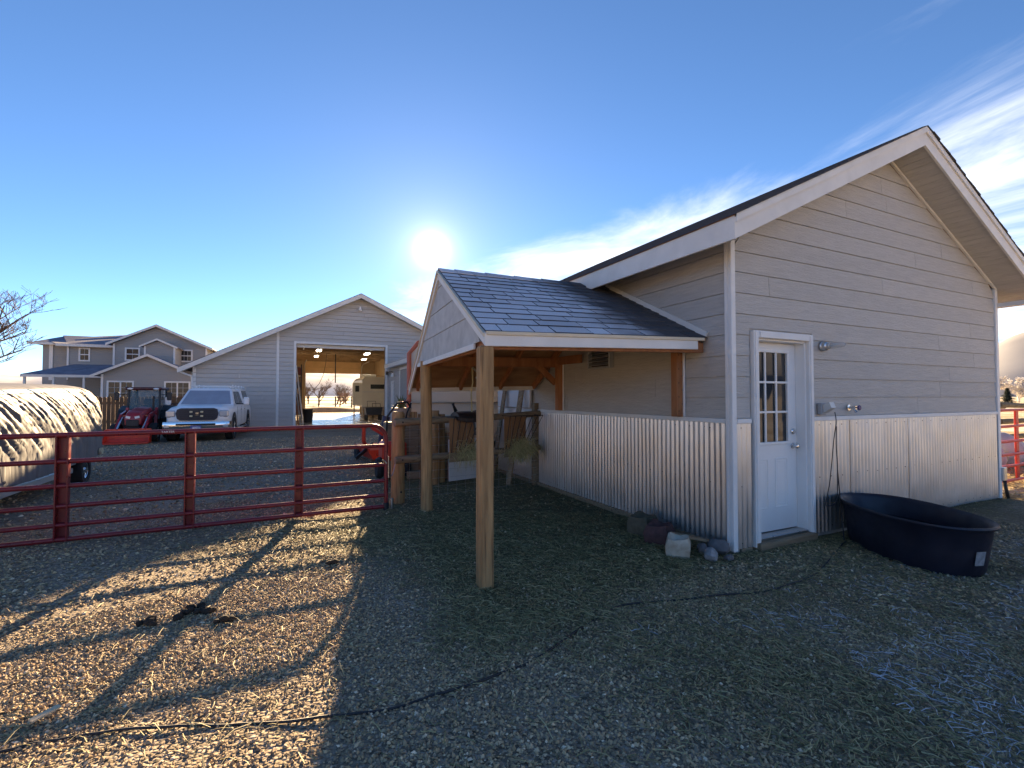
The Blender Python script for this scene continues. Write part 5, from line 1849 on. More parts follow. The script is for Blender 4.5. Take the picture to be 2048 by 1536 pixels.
for i, (y0, y1, lab) in enumerate(((7.75, 7.35, 'grey weathered plank leaning on the barn wall behind the second hay rack'), (8.45, 8.15, 'darker plank leaning on the barn wall near its far end'))):
    single('leaning_plank', MB().beam((3.42 + 0.05 * i, y1 - 0.05, 0.0), (3.80, y0 - 0.3, 1.95), 0.10, 0.03), M_PLANK, lab, 'plank', group='planks leaning on the barn')
single('plastic_sheet', MB().add([(3.80, 7.25, 1.30), (3.80, 8.6, 1.30), (3.80, 8.6, 2.1), (3.80, 7.25, 2.1), (3.835, 7.25, 1.30), (3.835, 8.6, 1.30), (3.835, 8.6, 2.1), (3.835, 7.25, 2.1)],
                                 [(0, 1, 2, 3), (7, 6, 5, 4), (0, 4, 5, 1), (1, 5, 6, 2), (2, 6, 7, 3), (3, 7, 4, 0)]), mat('pale_panel', (0.66, 0.66, 0.66), 0.55, var=0.08, vscale=3), 'pale white wall panel fixed above the rail near the far end of the barn', 'panel')
# hand tiller handles and potted plants behind the gate post
tl = thing('tiller', 'red motor tiller with black loop handle behind the gate post', 'tiller', (1.80, 8.55, 0), world=False)
MB().tube([(-0.1, 0.2, 0.35), (-0.18, 0.0, 0.7), (-0.2, -0.2, 1.15), (-0.05, -0.3, 1.38), (0.12, -0.28, 1.40), (0.2, -0.2, 1.30)], 0.018, 8).build('loop_handle', M_BLACK, tl, smooth=True)
MB().tube([(0.0, -0.29, 1.385), (0.2, -0.2, 1.41)], 0.022, 8).build('grip', M_ORED, tl, smooth=True)
MB().tube([(0.1, 0.2, 0.4), (0.14, -0.2, 1.2), (0.2, -0.25, 1.38)], 0.016, 8).build('control_bar', M_DARK, tl, smooth=True)
MB().cbox((-0.22, 0.1, 0.34), (0.22, 0.55, 0.68), 0.05).build('engine_cover', M_ORED, tl)
for x_ in (-0.24, 0.24):
    MB().lathe([(0.05, -0.06), (0.17, -0.06), (0.2, 0), (0.17, 0.06), (0.05, 0.06)], 14, (x_, 0.3, 0.2), (1, 0, 0), closed=True).build('wheel', M_RUBBER, tl, smooth=40)
pt = thing('potted_plant', 'dried spiky plant in a pot behind the round shelter post', 'plant', (1.98, 8.98, 0), world=False)
MB().cbox((-0.3, -0.2, 0.0), (0.3, 0.2, 1.02), 0.02).build('crate_stand', M_PLANK, pt)
MB().lathe([(0.0, 1.02), (0.14, 1.02), (0.19, 1.28), (0.17, 1.28), (0.0, 1.24)], 14, (0, 0, 0)).build('pot', mat('clay_pot', (0.42, 0.30, 0.22), 0.7), pt, smooth=40)
lv = MB()
for i in range(46):
    a, l_, e = random.uniform(0, 6.28), random.uniform(0.18, 0.38), random.uniform(0.5, 1.4)
    o_ = np.array((0, 0, 1.24))
    d_ = np.array((math.cos(a) * math.cos(e), math.sin(a) * math.cos(e), math.sin(e)))
    sdv = np.array((-math.sin(a), math.cos(a), 0)) * 0.012
    lv.add([tuple(o_ + sdv), tuple(o_ - sdv), tuple(o_ + d_ * l_ * 0.6 - sdv * 1.2), tuple(o_ + d_ * l_ * 0.6 + sdv * 1.2), tuple(o_ + d_ * l_ + np.array((0, 0, -0.05)))], [(0, 1, 2, 3), (3, 2, 4)])
lv.build('leaves', mat('dull_leaf', (0.10, 0.12, 0.06), 0.7, var=0.3, vscale=20), pt, fix=False)

# ------------------------------------------------------------------ rotary mower deck
mw = thing('rotary_mower', 'orange red tractor rotary mower deck parked behind the gate', 'mower', (1.75, 11.2, 0), R(6), world=False)
MB().prism([(-0.12, 0.26), (0.0, 0.08), (0.68, 0.08), (0.74, 0.26), (0.74, 0.34), (-0.12, 0.34)], -0.4, 0.9, 'y').build('deck', M_ORED, mw)
MB().cbox((-0.10, -0.405, 0.30), (0.73, -0.2, 0.375), 0.01).build('deck_lip', mat('faded_red', (0.66, 0.20, 0.15), 0.5), mw)
text_mesh('LAND PRIDE', 0.085, 'lettering', mat('dark_lettering', (0.10, 0.01, 0.01), 0.6), mw, (0.28, -0.405, 0.20), (R(90), 0, 0), 0.001)
MB().tube([(-0.05, 0.1, 0.32), (-0.16, -0.1, 0.5), (-0.16, -0.12, 0.80)], [0.05, 0.045, 0.04], 8).build('lift_arm', M_ORED, mw, smooth=40)
MB().tube([(-0.16, -0.14, 0.78), (-0.16, -0.10, 0.86)], 0.06, 10).build('pin_boss', M_ORED, mw, smooth=40)
MB().beam((0.02, -0.1, 0.78), (0.62, 0.2, 0.42), 0.03, 0.06).build('brace_bar', M_ORED, mw)
MB().beam((0.05, -0.1, 0.42), (-0.4, -0.45, 0.16), 0.03, 0.08).build('skid_bar', M_BLACK, mw)
MB().tube([(0.30, 0.15, 0.34), (0.34, 0.1, 0.7), (0.42, 0.1, 1.02)], [0.08, 0.07, 0.09], 10).build('gearbox_post', mat('navy_cover', (0.02, 0.02, 0.06), 0.5), mw, smooth=40)
MB().cbox((0.40, 0.15, 0.345), (0.70, 0.6, 0.52), 0.04).build('blade_housing', M_ORED, mw)
for x_ in (0.05, 0.40):
    MB().box((x_, 0.0, 0.0), (x_ + 0.25, 0.25, 0.079)).build('wood_block', M_PLANK, mw)
MB().lathe([(0.04, -0.05), (0.13, -0.05), (0.15, 0), (0.13, 0.05), (0.04, 0.05)], 14, (-0.1, 0.7, 0.15), (1, 0, 0), closed=True).build('gauge_wheel', M_RUBBER, mw, smooth=40)

# ------------------------------------------------------------------ stock tank
tk = thing('stock_tank', 'dark oval plastic stock tank beside the barn door', 'tank', (5.42, 2.50, 0.0), math.atan2(0.89, 0.45), world=False)
M_TUB = mat('tank_plastic', (0.006, 0.007, 0.018), 0.5, col2=(0.012, 0.014, 0.03), vscale=4, rvar=0.12, bump=0.06, bscale=25)
secs = []
for s_, z_ in ((0.86, -0.01), (0.885, 0.03), (0.93, 0.20), (0.97, 0.37), (1.015, 0.395), (1.03, 0.41), (1.02, 0.425), (0.985, 0.42), (0.955, 0.39), (0.91, 0.20), (0.87, 0.07), (0.0, 0.065)):
    secs.append([(0.70 * s_ * math.copysign(abs(math.cos(a)) ** 0.85, math.cos(a)), 0.41 * s_ * math.copysign(abs(math.sin(a)) ** 0.85, math.sin(a)), z_) for a in np.linspace(0, 2 * math.pi, 49)[:-1]])
MB().loft(secs, caps=False).build('tub', M_TUB, tk, smooth=50)
MB().loft([[(0.70 * 0.92 * math.cos(a), 0.41 * 0.92 * math.sin(a), 0.235) for a in np.linspace(0, 2 * math.pi, 41)[:-1]], [(0, 0, 0.236)] * 40], caps=False).build('water', mat('dark_water', (0.006, 0.007, 0.008), 0.05), tk, smooth=True)
a0 = R(186)
q = []
for da, z_ in ((-0.09, 0.10), (0.09, 0.10), (0.09, 0.22), (-0.09, 0.22)):
    s_ = 0.925 + (z_ - 0.16) * 0.25 + 0.012
    q.append((0.70 * s_ * math.copysign(abs(math.cos(a0 + da)) ** 0.85, math.cos(a0 + da)), 0.41 * s_ * math.copysign(abs(math.sin(a0 + da)) ** 0.85, math.sin(a0 + da)), z_))
MB().quad(*q).build('sticker', mat('faded_sticker', (0.25, 0.26, 0.28), 0.6, var=0.3, vscale=30), tk, fix=False)

# ------------------------------------------------------------------ mineral blocks and rocks by the barn corner


def lick(name, loc, rz, s, m, label, seed, tilt=0.0):
    b = MB()
    n = 9
    rr = random.Random(seed)
    # a worn cube: grid on the top with licked hollows
    hx = lambda x, y: 0.86 + 0.025 * math.exp(-((x - 0.42) ** 2 + (y - 0.40) ** 2) * 9) - 0.42 * math.exp(-((x - 0.02) ** 2 * 7 + (y + 0.05) ** 2 * 10)) - 0.12 * math.exp(-((x + 0.3) ** 2 + (y - 0.3) ** 2) * 12)
    g = {}
    for i in range(n):
        for j in range(n):
            x, y = -0.5 + i / (n - 1), -0.5 + j / (n - 1)
            k = 1 - 0.08 * ((abs(x) > 0.49) + (abs(y) > 0.49))
            g[i, j] = len(b.v)
            b.v.append((s * x * k * 0.93, s * y * k * 0.93, s * (hx(x, y) - (0.05 if (abs(x) > 0.49 or abs(y) > 0.49) else 0) + rr.uniform(-0.012, 0.012))))
    for i in range(n - 1):
        for j in range(n - 1):
            b.f.append((g[i, j], g[i + 1, j], g[i + 1, j + 1], g[i, j + 1]))
    ring = [(i, 0) for i in range(n)] + [(n - 1, j) for j in range(1, n)] + [(i, n - 1) for i in range(n - 2, -1, -1)] + [(0, j) for j in range(n - 2, 0, -1)]
    prev = [g[p] for p in ring]
    for zf, kf in ((0.45, 1.03), (0.08, 0.98), (-0.05, 0.9)):
        cur = []
        for (i, j) in ring:
            x, y = -0.5 + i / (n - 1), -0.5 + j / (n - 1)
            cur.append(len(b.v))
            b.v.append((s * x * kf + rr.uniform(-0.004, 0.004), s * y * kf + rr.uniform(-0.004, 0.004), s * zf))
        for k in range(len(ring)):
            l = (k + 1) % len(ring)
            b.f.append((prev[k], cur[k], cur[l], prev[l]))
        prev = cur
    o = b.build(name, m, None, smooth=32)
    o.location = loc
    o.rotation_euler = (tilt, 0, rz)
    tag(o, label, 'mineral block', 'mineral blocks along the barn wall')
    return o


lick('mineral_block', (3.56, 4.12, 0.0), 0.35, 0.25, mat('green_mineral', (0.115, 0.095, 0.06), 0.85, var=0.3, vscale=14, bump=0.3), 'olive brown mineral lick block touching the corrugated wall', 1)
lick('mineral_block', (3.50, 3.80, 0.0), 0.5, 0.24, mat('red_mineral', (0.085, 0.04, 0.038), 0.8, var=0.3, vscale=14, bump=0.3), 'dark red mineral lick block with a licked hollow', 2)
lick('salt_block', (3.38, 3.42, 0.0), 0.75, 0.215, mat('white_salt', (0.60, 0.54, 0.43), 0.8, col2=(0.34, 0.27, 0.19), vscale=9, bump=0.3), 'dirty white salt lick block with a deep hollow', 3)


def rock(loc, r, seed, label, m):
    b = MB().ball((0, 0, 0), (r[0], r[1], r[2]), 9, 6, 0.14, seed)
    o = b.build('rock', m, None, smooth=35)
    o.location = loc
    o.rotation_euler = (0.2, 0.1, seed)
    tag(o, label, 'rock', 'rocks at the barn corner')


M_ROCK = mat('grey_rock', (0.27, 0.27, 0.28), 0.85, var=0.25, vscale=16, bump=0.4, bscale=50)
M_ROCKD = mat('dark_rock', (0.13, 0.125, 0.13), 0.85, var=0.25, vscale=16, bump=0.4, bscale=50)
rock((3.53, 3.17, 0.05), (0.075, 0.065, 0.065), 1, 'pale grey rock in front of the white barn corner trim', M_ROCK)
rock((3.73, 3.26, 0.07), (0.11, 0.085, 0.07), 2, 'larger dark grey rock against the barn corner', M_ROCKD)
rock((3.68, 3.10, 0.02), (0.045, 0.04, 0.03), 3, 'small brown rock below the dark corner rock', M_ROCKD)
rock((3.60, 3.33, 0.05), (0.06, 0.05, 0.05), 4, 'small dark rock between the salt block and the corner', M_ROCKD)
single('broken_board', MB().beam((3.42, 3.55, 0.16), (3.72, 3.36, 0.10), 0.05, 0.025), M_PLANK, 'short grey stick of wood behind the salt block', 'stick')

# ------------------------------------------------------------------ cords
cab = [(5.19, 2.95), (4.75, 2.80), (4.25, 2.60), (3.80, 2.49), (3.4, 2.49), (3.01, 2.57), (2.57, 2.68), (2.18, 2.76), (1.84, 2.65), (1.51, 2.49), (1.26, 2.40), (1.06, 2.37), (0.88, 2.33), (0.67, 2.34), (0.47, 2.34), (0.16, 2.40), (-0.13, 2.51), (-0.37, 2.60), (-0.63, 2.70), (-0.88, 2.77), (-1.07, 2.77), (-1.5, 2.72), (-2.4, 2.55)]


def spline(P, k=6):
    P = [np.array(p, float) for p in P]
    out = []
    for i in range(len(P) - 1):
        p0, p1, p2, p3 = P[max(i - 1, 0)], P[i], P[i + 1], P[min(i + 2, len(P) - 1)]
        for s in np.arange(k) / k:
            out.append(0.5 * ((2 * p1) + (-p0 + p2) * s + (2 * p0 - 5 * p1 + 4 * p2 - p3) * s * s + (-p0 + 3 * p1 - 3 * p2 + p3) * s ** 3))
    out.append(P[-1])
    return out


drop = [(5.255, 3.07, 1.33), (5.258, 3.06, 1.22), (5.25, 3.08, 1.05), (5.20, 3.10, 0.6), (5.16, 3.12, 0.37), (5.17, 3.10, 0.345), (5.24, 3.06, 0.40), (5.285, 3.07, 0.72), (5.27, 3.07, 1.0), (5.262, 3.06, 1.18)]
gpts = []
for p in spline(cab):
    gpts.append((p[0], p[1] + random.uniform(-0.004, 0.004), float(ground_h(p[0], p[1])) + 0.009 + 0.006 * math.sin(p[0] * 9)))
cd = thing('power_cable', 'black cable running from the wall outlet across the yard ground', 'cable', (5.19, 2.95, 0))
MB().tube(gpts, 0.0065, 7).build('ground_run', M_BLACK, cd, smooth=True)
MB().tube(spline(drop, 5), 0.005, 6).build('hanging_loop', M_BLACK, cd, smooth=True)
MB().tube(spline([(5.285, 3.07, 0.72), (5.29, 3.05, 0.40), (5.27, 3.02, 0.15), (5.22, 2.98, 0.03), (5.17, 2.94, 0.015)], 5), 0.006, 6).build('drop_run', M_BLACK, cd, smooth=True)

# ------------------------------------------------------------------ droppings and a wood chip
M_DUNG = mat('manure', (0.030, 0.022, 0.015), 0.9, var=0.3, vscale=30, bump=0.4)
for i, (x_, y_, n_, sp_) in enumerate(((-0.56, 3.93, 13, 0.06), (-0.78, 3.87, 6, 0.035), (-0.34, 3.69, 5, 0.03), (0.40, 4.52, 4, 0.025))):
    b = MB()
    rr = random.Random(i + 5)
    for k in range(n_):
        dx, dy = rr.gauss(0, sp_), rr.gauss(0, sp_ * 0.7)
        r_ = rr.uniform(0.017, 0.030)
        b.ball((x_ + dx, y_ + dy, float(ground_h(x_ + dx, y_ + dy)) + 0.015 + max(0, 0.02 - math.hypot(dx, dy) * 0.4)), (r_ * 1.2, r_, r_ * 0.85), 7, 5, 0.15, k)
    lab = ['largest heap of dark manure on the sunlit gravel', 'medium clump of dark manure beside the largest heap', 'small clump of dark manure beside the largest heap', 'tiny clump of manure near the shelter shadow edge'][i]
    single('manure_pile', b, M_DUNG, lab, 'manure', group='manure on the gravel', smooth=True)
single('wood_chip', MB().beam((-1.03, 2.93, 0.02), (-0.95, 3.0, 0.028), 0.035, 0.008), mat('pale_chip', (0.62, 0.50, 0.33), 0.8), 'pale splinter of board lying on the gravel', 'wood chip')

# ------------------------------------------------------------------ pen beyond the barn's far corner
pg = thing('pen_gate', 'bright red tube pen gate beyond the far barn corner', 'gate', (9.6, 3.55, 0))
M_BRED = mat('bright_red_paint', (0.55, 0.035, 0.03), 0.4, var=0.1)
for z_ in (1.27, 1.0, 0.75, 0.53, 0.34, 0.10):
    MB().tube([(9.55, 3.6, z_ - 0.01), (14.2, 3.6, z_)], 0.024, 10).build('rail', M_BRED, pg, smooth=60)
for x_ in (9.57, 11.35, 12.8, 14.2):
    MB().cbox((x_ - 0.05, 3.63, 0.06), (x_ + 0.05, 3.66, 1.27), 0.004).build('upright', M_BRED, pg)
lf = thing('log_fence', 'weathered log post and rail fence around the sunlit pen', 'fence', (15.5, 5.9, 0))
M_LOG = mat('log_wood', (0.22, 0.17, 0.10), 0.85, col2=(0.14, 0.105, 0.06), vscale=5, bump=0.3, rnd=0.15)
for i, x_ in enumerate((10.5, 13.6, 17.2, 20.8, 24.4)):
    MB().tube([(x_, 5.95, -0.3), (x_, 5.95, 1.55)], 0.10, 12).build('post', M_LOG, lf, smooth=50)
for z_ in (0.42, 0.84, 1.24):
    for a, b in ((10.5, 13.6), (13.6, 17.2), (17.2, 20.8), (20.8, 24.4)):
        MB().tube([(a - 0.15, 5.8, z_ + random.uniform(-0.03, 0.03)), ((a + b) / 2, 5.81, z_ - 0.02), (b + 0.15, 5.8, z_ + random.uniform(-0.03, 0.03))], [0.075, 0.065, 0.058], 10).build('rail', M_LOG, lf, smooth=50)
M_PALE = mat('pale_boulder', (0.52, 0.50, 0.46), 0.85, var=0.2, vscale=3, bump=0.4, bscale=12)
for i, (x_, y_, r_) in enumerate(((13.2, 4.75, (0.55, 0.35, 0.32)), (14.6, 4.9, (0.6, 0.4, 0.42)))):
    b = MB().ball((x_, y_, 0.22 + 0.05 * i), r_, 10, 7, 0.16, 40 + i)
    single('boulder', b, M_PALE, ['smaller pale boulder behind the red pen gate', 'larger pale boulder behind the red pen gate'][i], 'boulder', group='pale boulders in the pen', smooth=40)

# ------------------------------------------------------------------ vehicles


def wheel(parent, c, r, w, ax=(1, 0, 0), rim_m=None, spokes=6, name='wheel'):
    ax = np.array(ax, float)
    b = MB().lathe([(r * 0.62, -w / 2), (r * 0.93, -w / 2), (r, -w * 0.32), (r, w * 0.32), (r * 0.93, w / 2), (r * 0.62, w / 2)], 26, c, ax, closed=True)
    t = b.build(name, M_RUBBER, parent, smooth=40)
    h = MB().lathe([(0.0, -w * 0.3), (r * 0.64, -w * 0.3), (r * 0.64, w * 0.34), (r * 0.58, w * 0.40), (r * 0.52, w * 0.30), (r * 0.2, w * 0.34), (r * 0.14, w * 0.46), (0.0, w * 0.48)], 24, c, ax)
    h.build('rim', rim_m or M_STEEL, t, smooth=40)
    if spokes:
        a = np.array((0, 1.0, 0)) if abs(ax[0]) > 0.5 else np.array((1.0, 0, 0))
        u = np.cross(ax, a)
        hb = MB()
        for k in range(spokes):
            an = 2 * math.pi * (k + 0.5) / spokes
            d = math.cos(an) * a + math.sin(an) * u
            e = np.cross(ax, d)
            o = np.array(c, float) + ax * (w * 0.36)
            p = [o + d * r * 0.24 + e * r * 0.05, o + d * r * 0.24 - e * r * 0.05, o + d * r * 0.5 - e * r * 0.12, o + d * r * 0.5 + e * r * 0.12]
            hb.add([tuple(q) for q in p] + [tuple(q + ax * 0.004) for q in p], [(0, 1, 2, 3), (7, 6, 5, 4), (0, 4, 5, 1), (1, 5, 6, 2), (2, 6, 7, 3), (3, 7, 4, 0)])
        hb.build('rim_openings', M_BLACK, t)
    return t


M_WPAINT = mat('white_truck_paint', (0.82, 0.83, 0.85), 0.35, var=0.03, vscale=3, coat=0.3)
M_FROSTG = mat('frosted_glass', (0.30, 0.33, 0.40), 0.35, var=0.08, vscale=3, spec=0.5)
truck = thing('pickup_truck', 'white crew cab pickup truck with frosted windscreen and cap parked by the workshop', 'pickup truck', (-2.60, 18.45, 0), R(-3.2), world=False)
ST = [(0.16, 0.74, 1.02, 0.50), (0.24, 0.86, 1.10, 0.46), (0.45, 0.92, 1.135, 0.44), (0.8, 0.95, 1.155, 0.42), (1.45, 0.95, 1.19, 0.40), (2.4, 0.95, 1.19, 0.40), (3.7, 0.95, 1.18, 0.40), (5.4, 0.95, 1.18, 0.42), (5.55, 0.93, 1.16, 0.46)]
secs = []
for y_, w_, zt_, zb_ in ST:
    h = zt_ - zb_
    secs.append([(-w_ + 0.04, y_, zb_), (-w_, y_, zb_ + 0.12 * h), (-w_ - 0.0, y_, zb_ + 0.55 * h), (-w_ + 0.03, y_, zb_ + 0.85 * h), (-w_ + 0.12, y_, zt_ - 0.02), (-w_ * 0.45, y_, zt_ + 0.02),
                 (w_ * 0.45, y_, zt_ + 0.02), (w_ - 0.12, y_, zt_ - 0.02), (w_ - 0.03, y_, zb_ + 0.85 * h), (w_, y_, zb_ + 0.55 * h), (w_, y_, zb_ + 0.12 * h), (w_ - 0.04, y_, zb_)])
MB().loft(secs).build('body', M_WPAINT, truck, smooth=45)
cabv = [(-0.86, 1.42, 1.17), (0.86, 1.42, 1.17), (0.86, 3.74, 1.17), (-0.86, 3.74, 1.17), (-0.68, 2.16, 1.73), (0.68, 2.16, 1.73), (0.69, 3.62, 1.74), (-0.69, 3.62, 1.74), (-0.55, 2.28, 1.79), (0.55, 2.28, 1.79), (0.55, 3.5, 1.79), (-0.55, 3.5, 1.79)]
MB().add(cabv, [(0, 4, 5, 1), (1, 5, 6, 2), (2, 6, 7, 3), (3, 7, 4, 0), (4, 8, 9, 5), (5, 9, 10, 6), (6, 10, 11, 7), (7, 11, 8, 4), (8, 11, 10, 9), (0, 1, 2, 3)]).build('cab', M_WPAINT, truck, smooth=25)


def plate(q, m, name, parent, th=0.012, toward=(0, 0, 0)):
    """thin slab on quad q, lifted along its normal away from 'toward'"""
    Q = [np.array(p, float) for p in q]
    n = np.cross(Q[1] - Q[0], Q[2] - Q[0])
    n /= np.linalg.norm(n)
    c = sum(Q) / len(Q)
    if (c - np.array(toward, float)) @ n < 0:
        n = -n
    k = len(Q)
    vs = [tuple(p + n * 0.003) for p in Q] + [tuple(p + n * (0.003 + th)) for p in Q]
    fs = [tuple(range(k)), tuple(range(2 * k - 1, k - 1, -1))] + [(i, i + k, (i + 1) % k + k, (i + 1) % k) for i in range(k)]
    return MB().add(vs, fs).build(name, m, parent)


CT = (0, 2.6, 1.2)


def lerp3(a, b, t):
    return tuple(np.array(a, float) * (1 - t) + np.array(b, float) * t)


def sub4(a, b, c, d, u0, u1, v0, v1):
    f = lambda u, v: lerp3(lerp3(a, b, u), lerp3(d, c, u), v)
    return [f(u0, v0), f(u1, v0), f(u1, v1), f(u0, v1)]


plate(sub4(cabv[0], cabv[1], cabv[5], cabv[4], 0.05, 0.95, 0.07, 0.93), M_FROSTG, 'windscreen', truck, 0.008, CT)
for s, (i0, i1, i2, i3) in ((1, (1, 2, 6, 5)), (-1, (0, 3, 7, 4))):
    A, Bq, Cq, Dq = cabv[i0], cabv[i1], cabv[i2], cabv[i3]
    plate([lerp3(A, Bq, 0.22), lerp3(A, Bq, 0.53), lerp3(Dq, Cq, 0.36), lerp3(Dq, Cq, 0.05)][0:4] if False else sub4(A, Bq, Cq, Dq, 0.14, 0.52, 0.10, 0.88), M_GLASS, 'front_side_window', truck, 0.008, CT)
    plate(sub4(A, Bq, Cq, Dq, 0.57, 0.93, 0.10, 0.88), M_GLASS, 'rear_side_window', truck, 0.008, CT)
    for y_ in (1.62, 2.55, 3.55):
        MB().box((s * 0.948, y_, 0.52), (s * 0.953, y_ + 0.012, 1.12)).build('door_seam', M_DARK, truck)
    for y_ in (2.36, 3.32):
        MB().cbox((s * 0.95, y_, 0.98), (s * 0.975, y_ + 0.16, 1.02), 0.008).build('door_handle', M_CHROME, truck)
    MB().tube([(s * 0.97, 1.4, 0.36), (s * 1.0, 1.6, 0.34), (s * 1.0, 3.5, 0.34), (s * 0.97, 3.7, 0.36)], 0.04, 8).build('side_step', M_CHROME, truck, smooth=40)
    # tow mirror
    mr_ = MB().cbox((s * 1.12, 1.72, 1.18), (s * 1.30, 1.84, 1.46), 0.03).build('mirror', M_WPAINT, truck)
    MB().tube([(s * 0.88, 1.8, 1.22), (s * 1.15, 1.78, 1.22)], 0.022, 6).build('mirror_arm', M_BLACK, mr_)
    # headlight
    MB().cbox((s * 0.60, 0.135, 0.80), (s * 0.88, 0.30, 1.03), 0.04).build('headlight', mat('headlamp_lens', (0.55, 0.57, 0.6), 0.12, 0.2), truck)
    MB().cbox((s * 0.72, -0.01, 0.47), (s * 0.90, 0.06, 0.56), 0.02).build('fog_light', mat('headlamp_lens', (0, 0, 0)), truck)
    for y_ in (0.95, 4.5):
        MB().lathe([(0.34, 0.0), (0.50, 0.0), (0.50, 0.012), (0.34, 0.012)], 28, (s * 0.945, y_, 0.44), (s, 0, 0), closed=True).build('wheel_arch', M_BLACK, truck, smooth=40)
        wheel(truck, (s * 0.84, y_, 0.39), 0.39, 0.27, (s, 0, 0), M_CHROME, 6)
gp = MB()
sec2 = []
for (hw, z_) in ((0.48, 0.70), (0.56, 0.76), (0.60, 0.92), (0.56, 1.06), (0.46, 1.10)):
    sec2.append([(-hw, 0.10, z_), (hw, 0.10, z_), (hw, 0.20, z_), (-hw, 0.20, z_)])
gp.loft(sec2)
gr_ = gp.build('grille', mat('grille_black', (0.012, 0.014, 0.03), 0.35), truck)
gl2 = MB()
for z_ in (0.77, 0.83, 0.89, 0.95, 1.01):
    gl2.box((-0.5, 0.088, z_), (0.5, 0.10, z_ + 0.012))
gl2.build('grille_slats', M_DARK, gr_)
for x_ in (-0.17, 0.13):
    for z_ in (0.84, 0.98):
        MB().cbox((x_ - 0.04, 0.06, z_ - 0.028), (x_ + 0.04, 0.098, z_ + 0.028), 0.008).build('marker_light', mat('amber_lens', (0.66, 0.58, 0.38), 0.3), gr_)
MB().prism([(-0.055, 0.955), (-0.02, 0.965), (0.02, 0.965), (0.055, 0.955), (0.045, 0.925), (0.018, 0.90), (-0.018, 0.90), (-0.045, 0.925)], 0.075, 0.087, 'y').build('emblem', M_CHROME, gr_)
MB().box((-0.05, 0.076, 0.872), (0.05, 0.087, 0.882)).build('badge', M_CHROME, gr_)
bs = []
for x_, y_ in ((-0.97, 0.22), (-0.93, 0.06), (-0.6, -0.03), (0.0, -0.06), (0.6, -0.03), (0.93, 0.06), (0.97, 0.22)):
    bs.append([(x_, y_, 0.42), (x_, y_ - 0.02, 0.47), (x_, y_ - 0.02, 0.60), (x_, y_, 0.66), (x_, y_ + 0.10, 0.66), (x_, y_ + 0.10, 0.42)])
bmp = MB().loft(bs).build('bumper', M_CHROME, truck, smooth=35)
MB().cbox((-0.55, -0.09, 0.545), (0.55, -0.055, 0.605), 0.012).build('bumper_slot', M_BLACK, bmp)
MB().cbox((-0.88, 0.0, 0.27), (0.88, 0.25, 0.419), 0.03).build('air_dam', mat('grey_valance', (0.05, 0.06, 0.065), 0.6), truck)
pl = MB().cbox((-0.15, -0.105, 0.40), (0.15, -0.092, 0.54), 0.006).build('licence_plate', mat('plate_blue', (0.10, 0.12, 0.34), 0.5), truck)
MB().box((-0.09, -0.108, 0.44), (0.13, -0.1055, 0.50)).build('plate_field', mat('plate_white', (0.55, 0.57, 0.66), 0.5, var=0.5, vscale=40), pl)
# canopy over the bed
tp = [(-0.88, 3.80, 1.18), (0.88, 3.80, 1.18), (0.88, 5.52, 1.18), (-0.88, 5.52, 1.18), (-0.72, 3.86, 1.80), (0.72, 3.86, 1.80), (0.72, 5.30, 1.82), (-0.72, 5.30, 1.82)]
MB().add(tp, [(0, 4, 5, 1), (1, 5, 6, 2), (2, 6, 7, 3), (3, 7, 4, 0), (4, 7, 6, 5), (0, 1, 2, 3)]).build('bed_cap', M_WPAINT, truck)
plate(sub4(tp[1], tp[2], tp[6], tp[5], 0.08, 0.92, 0.30, 0.85), M_GLASS, 'cap_window', truck, 0.008, (0, 4.6, 1.4))
plate(sub4(tp[0], tp[3], tp[7], tp[4], 0.08, 0.92, 0.30, 0.85), M_GLASS, 'cap_window', truck, 0.008, (0, 4.6, 1.4))
rk_ = thing('roof_rack', 'white bar roof rack with cross bars on top of the pickup', 'roof rack', (-2.60, 18.45, 0), R(-3.2), world=False)
for s in (-1, 1):
    MB().tube([(s * 0.55, 2.6, 1.82), (s * 0.60, 3.2, 1.86), (s * 0.60, 5.2, 1.86)], 0.025, 6).build('side_bar', M_TRIM, rk_, smooth=40)
for y_ in (2.75, 3.5, 4.3, 5.1):
    MB().tube([(-0.72, y_, 1.865), (0.72, y_, 1.865)], 0.03, 6).build('cross_bar', M_TRIM, rk_, smooth=40)
    for s in (-1, 1):
        MB().beam((s * 0.62, y_, 1.77), (s * 0.62, y_, 1.93), 0.03, 0.05, up=(0, 1, 0)).build('rack_foot', M_TRIM, rk_)

# ------------------------------------------------------------------ compact tractor with front loader
trc = thing('tractor', 'red compact tractor with glazed cab and front loader bucket beside the pickup', 'tractor', (-4.40, 18.2, 0), R(-1.5), world=False)
M_TRED = mat('tractor_red', (0.33, 0.018, 0.028), 0.35, var=0.1, vscale=5, coat=0.2)
bk = MB()
bk.prism([(0.0, 0.03), (0.32, 0.03), (0.42, 0.16), (0.40, 0.46), (0.36, 0.46), (0.36, 0.18), (0.28, 0.08), (0.0, 0.06)], -0.57, 0.57, 'x')
for s in (-1, 1):
    bk.prism([(0.0, 0.04), (0.36, 0.04), (0.40, 0.46), (0.30, 0.46)], s * 0.575 - 0.012, s * 0.575 + 0.012, 'x')
bk.build('bucket', M_ORED, trc)
MB().cbox((-0.57, 0.385, 0.40), (0.57, 0.44, 0.475), 0.01).build('bucket_edge', mat('bucket_top', (0.70, 0.07, 0.03), 0.4), trc)
